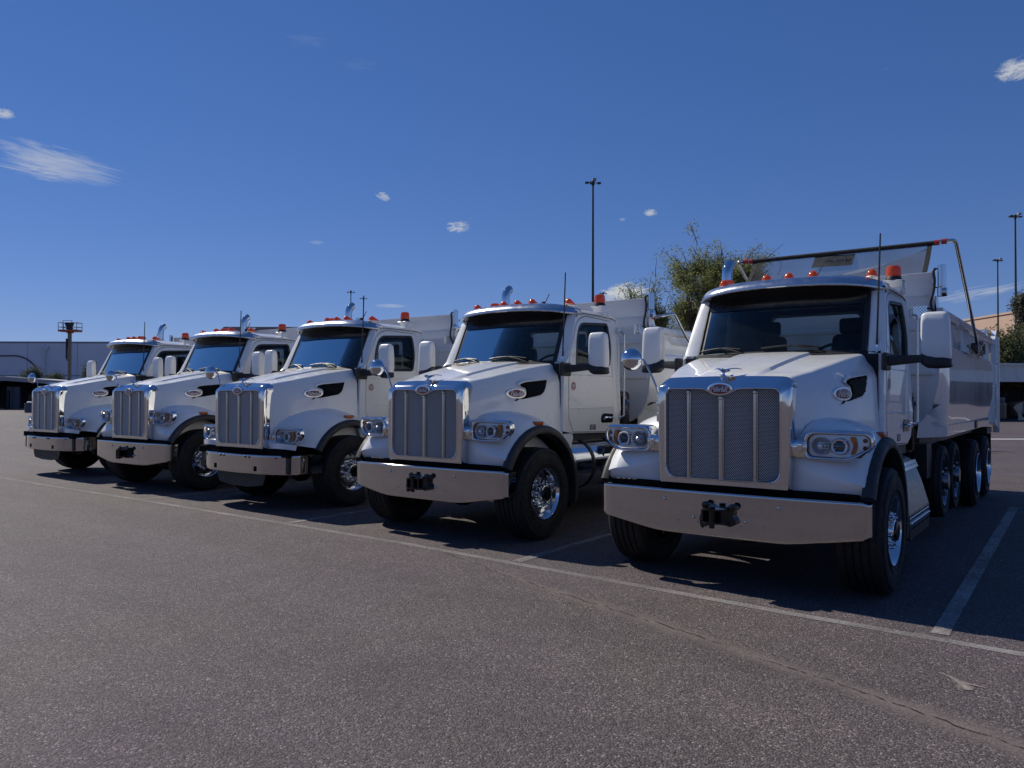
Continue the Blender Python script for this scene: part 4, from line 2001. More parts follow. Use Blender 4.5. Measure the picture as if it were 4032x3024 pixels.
def b_cable(s):
    def f():
        b = MB()
        x = s * 1.18
        b.tube(catmull([(x + s * .02, 3.55, 3.19), (x, 3.53, 3.16), (x + s * .012, 3.53, 3.05), (x + s * .0, 3.53, 2.92), (x - s * .03, 3.54, 2.8), (x - s * .01, 3.55, 2.70), (x + s * .05, 3.58, 2.58), (x + s * .07, 3.64, 2.5)], 4), .016, 8)
        b.tube([(x - s * .02, 3.55, 2.73), (x - s * .07, 3.58, 2.735)], .012, 6)
        for z in (3.19, 2.97):
            b.box(*sorted((x, x + s * .09)), 3.54, 3.56, z - .006, z + .006)
        return b
    return f


# ---- tarp gear
ARM_HI = [(1.345, 4.05, 3.585), (1.345, 6.45, 2.43)]


def b_arm_high(s):
    def f():
        b = MB()
        pts = [(s * 1.12, 4.05, 3.58), (s * 1.28, 4.05, 3.59)] + [(s * (1.30 + .045 * math.sin(a)), 4.05 + .05 * (1 - math.cos(a)), 3.59 - .035 * (1 - math.cos(a))) for a in np.linspace(.3, 1.57, 5)]
        pts += [(s * 1.345, 4.5, 3.36), (s * 1.335, 6.45, 2.43)]
        b.tube(pts, .022, 12)
        return b
    return f


def b_arm_low(s):
    def f():
        b = MB()
        b.tube(catmull([(s * 1.2, 3.72, 2.885), (s * 1.34, 3.74, 2.895), (s * 1.37, 4.0, 2.94), (s * 1.37, 4.15, 2.93), (s * 1.36, 4.4, 2.76), (s * 1.35, 4.68, 2.585), (s * 1.34, 4.85, 2.545), (s * 1.33, 5.3, 2.54), (s * 1.32, 6.35, 2.47)], 4), .025, 10)
        return b
    return f


def b_collars(where):
    def f():
        b = MB()
        for x, y, z in where:
            b.lathe([(-.028, .0), (-.028, .034), (.028, .034), (.028, .0)], (x, y, z), 'x', 12)
        return b
    return f


def b_arm_pivot(s):
    def f():
        b = MB()
        b.rbox(*sorted((s * 1.26, s * 1.36)), 6.3, 6.62, 2.32, 2.48, r=.02)
        b.lathe([(0, .0), (0, .11), (s * .05, .11), (s * .06, .09), (s * .06, 0)], (s * 1.3, 6.75, 2.42), 'x', 18)
        for k in range(5):
            a = k * 1.256
            b.tube([(s * 1.36, 6.75 + .1 * math.cos(a), 2.42 + .1 * math.sin(a)), (s * 1.36, 7.05 + .07 * math.cos(a), 2.42 + .07 * math.sin(a))], .014, 6)
        b.lathe([(0, .0), (0, .08), (s * .03, .08), (s * .03, 0)], (s * 1.345, 7.05, 2.42), 'x', 14)
        b.tube(catmull([(s * 1.3, 5.6, 2.40), (s * 1.31, 6.0, 2.34), (s * 1.33, 6.4, 2.30), (s * 1.33, 6.6, 2.27)], 4), .014, 6)
        return b
    return f


def b_tarp_bar():
    b = MB()
    b.tube([(-1.12, 4.05, 3.578), (1.12, 4.05, 3.578)], .030, 10)
    return b


def b_tarp_sheet():
    b = MB()
    rows = []
    for t in np.linspace(0, 1, 11):
        row = []
        for x in np.linspace(-1.06, 1.06, 23):
            sag = .03 * math.sin(math.pi * t) * (1 + .5 * math.sin(3.3 * x + 1))
            row.append((x, lerp(4.04, 3.63, t) + sag, lerp(3.56, 3.155, t) - .5 * sag))
        rows.append(row)
    b.grid(rows)
    return b


def b_tarp_fold():
    """slack second layer of the mesh gathered along the lower and right-hand side"""
    b = MB()
    rows = []
    for x in np.linspace(-.9, 1.05, 25):
        f = (x + .9) / 1.95
        top = .12 + .80 * f ** 2.6 + .03 * math.sin(7 * x)
        row = []
        for k in range(5):
            t = 1 - top * k / 4
            row.append((x, lerp(4.04, 3.63, t) + .05 + .012 * math.sin(9 * x + 3 * k), lerp(3.56, 3.155, t) - .004))
        rows.append(row)
    b.grid(rows)
    return b


def b_tarp_hem(s):
    def f():
        b = MB()
        b.grid([[(s * x, lerp(4.045, 3.632, t) + .03 * math.sin(math.pi * t) - .006, lerp(3.565, 3.157, t)) for x in (1.045, 1.10)] for t in np.linspace(0, 1, 9)])
        return b
    return f


def b_tarp_patch():
    b = MB()
    b.grid([[(x, lerp(4.03, 3.85, t) + .015 - .012, lerp(3.545, 3.375, t) - .006 * math.sin(x * 9)) for x in np.linspace(-.28, .22, 7)] for t in (0, .5, 1)])
    return b


def b_patch_letters():
    """faded block characters, worn past reading"""
    b = MB()
    rs = random.Random(3)
    x = -.22
    while x < .17:
        w = .028
        for seg in range(3):
            dx = rs.choice((0, .010, .018))
            t0 = .33 + rs.random() * .06
            b.add([(x + dx, lerp(4.03, 3.85, t0) - .004, lerp(3.545, 3.375, t0) + .001), (x + dx + .008, lerp(4.03, 3.85, t0) - .004, lerp(3.545, 3.375, t0) + .001),
                   (x + dx + .008, lerp(4.03, 3.85, .55) - .004, lerp(3.545, 3.375, .55) + .001), (x + dx, lerp(4.03, 3.85, .55) - .004, lerp(3.545, 3.375, .55) + .001)], [(0, 1, 2, 3)])
        x += w + .012
    return b


def b_mudflap(s):
    def f():
        b = MB()
        b.box(*sorted((s * .6, s * 1.2)), 9.82, 9.84, .3, 1.05)
        return b
    return f


def front_wheel(truck, s, hy, full):
    k = 'L' if s > 0 else 'R'
    cx = s * 1.075
    w = part('wheel', 'wheel_front' + k, b_rim_front(s), 'aluminium', truck, (cx, hy, .545))
    part('tyre', 'tyre_front', b_tyre(.545, .40), 'tyre_rubber', w)
    rim_holes(w, 'hole_front', s, .095)
    part('hub', 'hub_front' + k, b_hub_front(s), 'aluminium', w)
    part('hub_cap', 'hubcap_front' + k, b_hub_cap(s), 'gloss_black', w)
    if full:
        for i in range(10):
            a = 2 * math.pi * (i + .25) / 10
            part('lug_nut', 'lug' + k, b_lug(s), 'chrome', w, (0, .143 * math.cos(a), .143 * math.sin(a)))
    w.rotation_euler = (0, 0, RAD(0))
    return w


def rear_wheel(truck, s, y, z, kind):
    k = 'L' if s > 0 else 'R'
    if kind == 'drive':
        w = part('drive_wheel', 'rim_drive' + k, b_rim_drive(s), 'aluminium', truck, (s * 1.075, y, z))
        part('tyre', 'tyre_drive', b_tyre(.52, .28), 'tyre_rubber', w)
        part('inner_tyre', 'tyre_drive', b_tyre(.52, .28), 'tyre_rubber', w, (-s * .33, 0, 0))
    else:
        w = part('pusher_wheel', 'rim_pusher' + k, b_rim_pusher(s), 'dull_shaded_aluminium', truck, (s * 1.06, y, z))
        part('tyre', 'tyre_pusher', b_tyre(.455, .26), 'tyre_rubber', w)
        rim_holes(w, 'hole_pusher', s, .083)
    return w


def make_truck(label, loc, rz, var, tarp, group, steps='tank'):
    t = thing('dump_truck', label, 'dump truck', loc, rz, group)
    V = 'A' if var == 'A' else 'B'
    hy = .76 if V == 'A' else 1.19
    hood = part('hood', 'hood', b_hood, 'white_paint', t, smooth=30)
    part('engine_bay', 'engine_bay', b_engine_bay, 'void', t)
    sur = part('grille_surround', 'surround', b_surround, 'chrome', t, smooth=60)
    part('grille_mesh', 'grille_mesh', b_grille_mesh, 'grille_steel', t, smooth=0)
    for x, top in ((-.305, 1.752), (0, 1.70), (.305, 1.752)):
        part('grille_bar', 'bar_c' if x == 0 else 'bar_s', b_grille_bar(top, .019 if x == 0 else .013), 'bar_steel', t, (x, 0, 0))
    bd = part('front_badge', 'front_badge', b_front_badge, ['chrome', 'badge_red'], t)
    part('lettering', 'front_letters', b_front_letters, 'letter_white', bd, smooth=0)
    part('hood_ornament', 'ornament', b_ornament, 'chrome', t)
    for s in (-1, 1):
        k = 'L' if s > 0 else 'R'
        part('fender', 'fender' + V + k, b_fender(s, V), 'white_paint', t, smooth=50)
        part('fender_flare', 'flare' + V + k, b_flare(s, V), 'flare_rubber', t, smooth=50)
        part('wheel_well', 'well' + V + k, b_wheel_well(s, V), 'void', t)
        part('fender_bracket', 'fbr' + k, b_bracket_behind(s), 'white_paint', t)
        part('side_marker', 'amberm' + V + k, b_amber_marker(s, V), 'amber_lens', t)
        hl = part('headlight', 'headlight' + k, b_headlight(s), 'chrome', t, (0, 0, 0) if V == 'A' else (0, .085, -.20), smooth=50)
        part('reflector', 'reflector' + k, b_reflector(s), 'lamp_silver', hl, (0, -.018, 0))
        part('projector_lamp', 'projector' + k, b_projector(s), 'lamp_glass', hl, (0, -.018, 0))
        part('turn_signal', 'turn' + k, b_turn(s), 'turn_signal', hl)
        for z in (1.345, 1.285):
            part('marker_lamp', 'tailbits' + k, b_tailbits(s), 'red_lens', hl, (0, 0, z))
        part('lens', 'lens' + k, b_lens(s), 'lens_glass', hl)
        vn = part('hood_vent', 'vent' + k, b_vent(s), ['void', 'gloss_black'], t, smooth=0)
        part('vent_rim', 'ventrim' + k, b_vent_rim(s), 'white_paint', vn, smooth=70)
        sb = part('side_badge', 'side_badge' + k, b_side_badge(s), ['badge_silver', 'badge_red'], t)
        part('lettering', 'side_letters' + k, b_side_letters(s), 'letter_white', sb, smooth=0)
        part('cab_side', 'cab_side' + k, b_cab_side(s), 'white_paint', t, smooth=25)
        part('roof_seam', 'roof_seam' + k, b_roof_seam(s), 'void', t)
        part('cab_pillar', 'pillars' + k, b_pillars(s), 'white_paint', t, smooth=60)
        d = part('door', 'door' + k, b_door(s), 'white_paint', t, smooth=25)
        part('window_glass', 'wglass' + k, b_window_glass(s), 'side_glass', d)
        part('window_seal', 'wseal' + k, b_window_seal(s), 'black_plastic', d, smooth=50)
        part('handle_recess', 'handle' + k, b_handle(s), 'gloss_black', d)
        part('door_handle', 'lever' + k, b_handle_lever(s), 'chrome', d)
        part('round_sticker', 'sticker' + k, b_sticker(s), ['sticker_pale', 'sticker_red'], d)
        part('door_plate', 'dplate' + k, b_door_plate(s), ['plate_dark', 'sticker_pale'], d)
        part('grab_handle', 'grab' + k, b_grab(s), 'brushed', t)
        m = part('side_mirror', 'mirror' + k, b_mirror(s), 'white_paint', t, smooth=50)
        part('mirror_cap', 'mircap' + k, b_mirror_cap(s), 'black_plastic', m, smooth=50)
        part('mirror_arm', 'mirarm' + k, b_mirror_arm(s), 'black_plastic', m)
        bz = 3.005
        be = part('beacon', 'beacon_lens', b_beacon_lens, 'orange_beacon', t, (s * .925, 2.62, bz))
        part('beacon_base', 'beacon_base', b_beacon_base, 'black_plastic', be)
        part('beacon_bracket', 'beacon_br' + k, b_beacon_bracket(s), 'white_paint', be)
        front_wheel(t, s, hy, s > 0)
        for y in (7.5, 9.05):
            rear_wheel(t, s, y, .52, 'drive')
        for y in (4.32, 5.32):
            rear_wheel(t, s, y, .66, 'pusher')
        part('bed_side', 'bed_side' + k, b_bed_side(s), 'body_white', t, smooth=30)
        part('bed_sill', 'bed_sill' + k, b_bed_sill(s), 'body_white', t)
        rp = part('rear_post', 'rear_post' + k, b_rear_post(s), 'body_white', t)
        for y, z in ((9.83, 2.28), (9.83, 1.88), (9.92, 1.5)):
            part('marker_lamp', 'rear_lamps' + k, b_rear_lamps(s), 'paper_white', rp, (0, y, z))
        part('sill_lamp', 'sill_lamp' + k, b_sill_lamp(s), 'gloss_black', t)
        part('work_light', 'chrome_lights' + k, b_chrome_lights(s), 'chrome', t)
        part('light_cable', 'cable' + k, b_cable(s), 'black_plastic', t)
        part('mudflap', 'mudflap' + k, b_mudflap(s), 'tyre_rubber', t)
        if steps == 'tank':
            tk = part('fuel_tank', 'tank' + k, b_tank(s), 'aluminium', t)
            for y in (1.95, 2.6):
                part('tank_strap', 'strap%g' % y + k, b_tank_strap(s, y), 'black_plastic', tk)
            part('step', 'tankstep' + k, b_tank_step(s), 'dull_shaded_aluminium', tk)
        else:
            tk = part('step_box', 'stepbox' + k, b_step_box(s), 'dull_shaded_aluminium', t)
            part('step_tread', 'steptread' + k, b_step_tread(s), 'aluminium', tk)
            part('step_skirt', 'stepskirt' + k, b_step_skirt(s), 'chassis_black', tk)
    if V == 'A':
        bp = part('bumper', 'bumperA', b_bumper_A, 'stainless', t, smooth=40)
        for x, z in BOLTS_A:
            part('bumper_bolt', 'bolt', b_bolt, 'stainless', bp, (x, -.03 + .075 * (abs(x) / 1.22) ** 2.2, z))
        for x, z in STUDS_A:
            part('bumper_stud', 'stud', b_stud, 'stainless', bp, (x, -.03 + .075 * (abs(x) / 1.22) ** 2.2, z))
        part('tow_hook', 'tow_hook', b_tow_hook, 'gloss_black', bp)
    else:
        bp = part('bumper', 'bumperB', b_bumper_B, 'stainless', t, smooth=40)
        for x, z in BOLTS_B:
            part('bumper_bolt', 'boltB', b_bolt, 'plate_dark', bp, (x, -.044, z))
        part('step_notch', 'slotsB', b_bumper_slots, 'void', bp)
        for x in (-.5, .5):
            part('tow_slot', 'tow_slot', lambda: MB().rbox(-.03, .03, -.048, .0, .585, .66, r=.008), 'void', bp, (x, 0, 0))
        part('air_dam', 'airdam', b_air_dam, 'chassis_black', t)
    part('front_gap_fill', 'front_void', b_front_void, 'void', t)  # near-black filler that paints the gap behind the bumper dark
    cab = part('cab_roof', 'cab_shell', b_cab_shell, 'white_paint', t, smooth=60)
    part('cab_back_wall', 'cab_back', b_cab_back, 'white_paint', t)
    part('cab_lining', 'cab_inner', b_cab_inner, 'seat_cloth', t)
    part('dashboard', 'dash', b_dash, 'dash_plastic', t)
    part('steering_wheel', 'steer', b_steering, 'black_plastic', t)
    for x in (-.48, .45):
        part('seat', 'seat%g' % x, b_seat(x), 'seat_cloth', t)
    ws = part('windshield', 'windshield', b_windshield, 'windshield_glass', t, smooth=60)
    part('windshield_seal', 'ws_seal', b_ws_seal, 'black_plastic', ws)
    vs = part('sun_visor', 'visor', b_visor, 'brushed', t, smooth=60)
    part('visor_underside', 'visor_under', b_visor_under, 'gloss_black', vs, smooth=60)
    for x in (-.70, -.21, .03, .28, .85):
        z = 2.955 - .06 * abs(x) ** 4
        mk = part('roof_marker', 'marker', b_marker, 'amber_lens', t, (x, 1.93 + .06 * abs(x) ** 3, z), smooth=60)
        mk.scale = (1.12, 1.2, 1.1)
        part('marker_base', 'marker_base', b_marker_base, 'white_paint', mk, smooth=60)
    part('antenna', 'antenna', b_antenna, ['black_plastic', 'chrome'], t)
    part('roof_antenna', 'whip', b_roof_whip, 'black_plastic', t)
    part('wiper', 'wiperR', b_wiper(-.83, -.36, -.30), 'black_plastic', t)
    part('wiper', 'wiperL', b_wiper(-.13, .46, .50), 'black_plastic', t)
    hm = part('hood_mirror', 'hood_mirror', b_hood_mirror, 'chrome', t, smooth=60)
    part('mirror_arm', 'hood_mirror_arm', b_hood_mirror_arm, 'chrome', hm)
    st = part('exhaust_stack', 'stack', b_stack, ['chrome', 'void'], t, smooth=60)
    part('heat_guard', 'stack_guard', b_stack_guard, 'brushed', st)
    part('frame_rails', 'frame', b_frame, 'chassis_black', t)
    part('front_axle', 'axle' + V, b_axle(hy, .5, .95, .08), 'chassis_black', t)
    for y in (7.5, 9.05):
        part('drive_axle', 'axle%g' % y, b_axle(y, .52, 1.0, .1), 'chassis_black', t)
    for y in (4.32, 5.32):
        part('pusher_axle', 'axle%g' % y, b_axle(y, .66, 1.0, .07), 'chassis_black', t)
    ht = part('hydraulic_tank', 'hyd', b_hyd_tank, 'gloss_black', t)
    part('valve_handle', 'hydv', b_hyd_valve, 'blue_paint', ht)
    hb = part('headboard', 'headboard', b_headboard, 'body_white', t, smooth=25)
    for s in (-1, 1):
        part('vent_lattice', 'vent_lattice%d' % s, lambda: b_vent_lattice(s), 'body_white', hb)
    part('bed_floor', 'bed_under', b_bed_under, 'chassis_black', t)
    part('tailgate', 'tailgate', b_tailgate, 'body_white', t)
    for s in (-1, 1):
        k = 'L' if s > 0 else 'R'
        part('tarp_pivot', 'armpivot' + k, b_arm_pivot(s), 'gloss_black', t)
        if tarp:
            a = part('tarp_arm', 'armhi' + k, b_arm_high(s), 'steel_pipe', t)
            part('arm_collar', 'collhi' + k, b_collars([(s * 1.145, 4.05, 3.58), (s * 1.225, 4.05, 3.586)]), 'red_rubber', a)
        else:
            a = part('tarp_arm', 'armlo' + k, b_arm_low(s), 'steel_pipe', t)
            part('arm_collar', 'colllo' + k, b_collars([(s * 1.22, 3.72, 2.885)]), 'red_rubber', a)
    if tarp:
        bar = part('tarp_bar', 'tarp_bar', b_tarp_bar, 'tyre_rubber', t)
        sh = part('mesh_tarp', 'tarp_sheet', b_tarp_sheet, 'mesh_tarp', t, smooth=60)
        part('tarp_fold', 'tarp_fold', b_tarp_fold, 'mesh_tarp_pale', sh, smooth=60)
        for s in (-1, 1):
            part('tarp_hem', 'tarp_hem%d' % s, b_tarp_hem(s), 'tyre_rubber', sh)
        pa = part('tarp_patch', 'tarp_patch', b_tarp_patch, 'black_plastic', sh)
        part('faded_print', 'patch_letters', b_patch_letters, 'plate_dark', sh, smooth=0)
    return t


GROUP = 'dump trucks parked in a row'
make_truck('white dump truck with mesh tarp raised on steel arms behind its cab', (0, 0, 0), 0.0, 'A', True, GROUP, steps='box')
make_truck('white dump truck with tow hook bumper and lowered tarp arms beside the tarped truck', (-3.807, .261, 0), RAD(.223), 'A', False, GROUP)
make_truck('white dump truck with slotted wraparound bumper between two trucks with tow hooks', (-7.691, .356, 0), RAD(.009), 'B', False, GROUP)
make_truck('white dump truck with tow hook bumper between two trucks with slotted bumpers', (-11.239, .532, 0), RAD(.93), 'A', False, GROUP)
make_truck('white dump truck with slotted wraparound bumper at the row end by the open shed', (-14.98, .672, 0), RAD(.453), 'B', False, GROUP)


# ================================================================== the ground
def ground():
    b = MB()
    b.grid([[(x, y, 0) for x in np.linspace(-900, 900, 3)] for y in np.linspace(-900, 900, 3)])
    solo('parking_lot', b, 'asphalt', kind='structure', smooth=0)


ground()


def ribbon(name, pts, w, z, mat, jag=0.0, seed=1, kind='structure'):
    """strip on the ground along a polyline; w number or list"""
    rs = random.Random(seed)
    P = [Vector((p[0], p[1], 0)) for p in pts]
    if not isinstance(w, (list, tuple)):
        w = [w] * len(P)
    b = MB()
    rows = []
    uv = []
    for i, p in enumerate(P):
        t = (P[min(i + 1, len(P) - 1)] - P[max(i - 1, 0)]).normalized()
        n = Vector((-t.y, t.x, 0))
        j = rs.uniform(-jag, jag)
        row = []
        for k in range(5):
            u = k / 4
            q = p + n * (j + (u - .5) * w[i])
            row.append((q.x, q.y, z))
            uv.append((u, i / max(1, len(P) - 1)))
        rows.append(row)
    b.grid(rows)
    b.uv = uv
    return solo(name, b, mat, kind=kind, smooth=0)


def along(a, c, n):
    return [(lerp(a[0], c[0], t), lerp(a[1], c[1], t)) for t in np.linspace(0, 1, n)]


front_line = [(-26, .15), (-13.0, -.08), (-9.55, -.06), (-5.88, -.11), (-3.6, -.15), (-2.15, -.24), (-.69, -.31), (.71, -.40), (1.73, -.43), (2.26, -.455), (6, -.6)]
ribbon('parking_line', front_line, .10, .004, 'line_paint')
for x, y0, m in ((1.75, -.30, 'line_paint_thick'), (-2.10, -.16, 'line_paint'), (-5.93, -.05, 'line_paint'), (-9.70, 0, 'line_paint'), (-13.2, .1, 'line_paint'), (5.5, -.4, 'line_paint')):
    ribbon('parking_line', along((x, y0), (x - .06, 7.6), 8), .115, .0075, m)
# dust that has gathered along the old crack, and the crack itself
dust = [(-2.2, -.55), (-1.4, -.86), (-.9, -1.02), (-.5, -1.13), (0, -1.27), (.45, -1.42), (.93, -1.6), (1.5, -1.78), (2.0, -1.98), (2.4, -2.12), (3.2, -2.45)]
ribbon('dust_streak', dust, [.06, .16, .24, .32, .34, .28, .24, .28, .36, .42, .4], .005, 'tan_dust')
fine = []
for a, c in zip(dust, dust[1:]):
    fine += along(a, c, 9)[:-1]
ribbon('asphalt_crack', fine, .009, .0095, 'crack_dark', jag=.016, seed=4)
br = along((-.55, -1.12), (-.3, -.62), 10)
ribbon('asphalt_crack', br, .007, .0095, 'crack_dark', jag=.015, seed=6)
br = along((-.6, -1.12), (-1.4, -1.42), 9)
ribbon('asphalt_crack', br, .006, .0095, 'crack_dark', jag=.015, seed=8)
ribbon('asphalt_crack', along((-2.2, -.55), (-3.4, -.12), 14), .007, .0095, 'crack_dark', jag=.015, seed=9)
ribbon('sand_patch', [(1.86, -1.17), (1.93, -1.22), (1.985, -1.29), (2.03, -1.36), (2.05, -1.40)], [.01, .035, .07, .12, .06], .006, 'sand_patch')
ribbon('sand_patch', [(1.985, -1.29), (2.06, -1.29), (2.12, -1.30)], [.06, .04, .01], .0065, 'sand_patch')


def wp(px, py, depth):
    """world point seen at a pixel of the 2212 px wide view, at a distance along the view axis"""
    k = 4032 / 2212
    d = FWD + RGT * ((px * k - 2016) / 3066.4) - UPV * ((py * k - 1512) / 3066.4)
    return CAM_POS + d * depth


def gp(px, depth):
    p = wp(px, 855, depth)
    return Vector((p.x, p.y, 0))


# concrete gutter and a line far down the lot
def strip_at(name, pxs, depth, w, mat, z):
    pts = [gp(px, depth) for px in pxs]
    ribbon(name, [(p.x, p.y) for p in pts], w, z, mat)


g0, g1 = gp(1900, 31.0), gp(2500, 31.5)
ribbon('concrete_gutter', [(g0.x, g0.y), (g1.x, g1.y)], 1.0, .012, 'concrete')
g0, g1 = gp(2080, 40), gp(2400, 46)
ribbon('parking_line', [(g0.x, g0.y), (g1.x, g1.y)], .12, .006, 'line_paint')
CR = Vector((_rt.x, _rt.y, 0)).normalized()      # along the picture, on the ground
CF = Vector((FWD.x, FWD.y, 0)).normalized()


def frame_mat(o, ax=CR, ay=CF):
    return Matrix(((ax.x, ay.x, 0, o.x), (ax.y, ay.y, 0, o.y), (0, 0, 1, o.z), (0, 0, 0, 1)))


# ================================================================== left background
def warehouse():
    D = 118.0
    o = gp(0, D)
    t = thing('warehouse', 'long grey tilt-up warehouse with flat roof behind the yard', 'warehouse', (o.x, o.y, 0))
    M = frame_mat(Vector((0, 0, 0)))
    ht = 1.704 + (1556 - 1348) / 3066.4 * D
    x0, x1 = -45, 31
    seams = []
    k = 118 / 1682
    for px in (58.2, 97, 166, 240):
        seams.append(px * k)
    step = seams[2] - seams[1]
    while seams[-1] + step < x1:
        seams.append(seams[-1] + step)
    s0 = seams[0]
    while s0 - step > x0:
        s0 -= step
        seams.insert(0, s0)
    edges = [x0] + seams + [x1]
    for a, c in zip(edges, edges[1:]):
        solo('wall_panel', MB().rbox(a + .025, c - .025, 0, .3, 0, ht - .25, r=.02, seg=1).xf(M), 'warehouse_wall', parent=t, smooth=0)
    solo('core', MB().box(x0, x1, .08, 40, 0, ht - .3).xf(M), 'warehouse_trim', parent=t, smooth=0)
    solo('parapet', MB().box(x0, x1, -.04, 40.2, ht - .25, ht).xf(M), 'warehouse_trim', parent=t, smooth=0)
    xs = 97 * k
    ds = MB()
    ds.prism([(xs - .62, ht - .75), (xs + .62, ht - .75), (xs + .6, ht - 1.05), (xs + .28, ht - 1.45), (xs - .28, ht - 1.45), (xs - .6, ht - 1.05)], lambda p, d: (p[0], -.35 + d, p[1]), .4)
    ds.box(xs - .17, xs + .17, -.3, 0, .2, ht - 1.4)
    solo('downspout', ds.xf(M), 'downspout', parent=t)
    pts = [(-40 * k, -.12, wp(0, 769, D).z)] + [(px * k, -.12, wp(px, py, D).z) for px, py in ((0, 768.9), (33, 768.6), (46, 771), (58, 776), (71, 786), (77, 793), (80, 800), (82, 812))]
    solo('conduit', MB().tube(catmull(pts, 5), .09, 6).xf(M), 'conduit_dark', parent=t)
    bs = MB()
    bs.box(x0, x1, -.06, .0, wp(0, 810, D).z - .12, wp(0, 810, D).z)
    solo('base_band', bs.xf(M), 'warehouse_trim', parent=t, smooth=0)


warehouse()


def hip_building():
    D = 70.0
    k = D / 1682
    o = gp(640, D)
    t = thing('hip_roof_building', 'building with a dark low hip roof showing above the middle trucks', 'building', (o.x, o.y, 0))
    M = frame_mat(Vector((0, 0, 0)))
    zt = wp(640, 703.5, D).z
    x0, x1, xr0, xr1 = (440 - 640) * k, 33, (472 - 640) * k, 30
    solo('wall', MB().box(x0 + .4, x1 - .4, .5, 14, 0, zt - 1.6).xf(M), 'warehouse_wall', parent=t, smooth=0)
    v = [(x0, 0, zt - 1.6), (x1, 0, zt - 1.6), (x1, 14.5, zt - 1.6), (x0, 14.5, zt - 1.6), (xr0, 1.2, zt), (xr1, 1.2, zt), (xr1, 13, zt), (xr0, 13, zt)]
    r = MB().add(v, [(0, 1, 5, 4), (1, 2, 6, 5), (2, 3, 7, 6), (3, 0, 4, 7), (4, 5, 6, 7)])
    solo('roof', r.xf(M), 'dark_sideboard', parent=t, smooth=0)
    solo('eave', MB().box(x0 - .1, x1 + .1, -.1, 14.6, zt - 1.85, zt - 1.603).xf(M), 'warehouse_trim', parent=t, smooth=0)


hip_building()


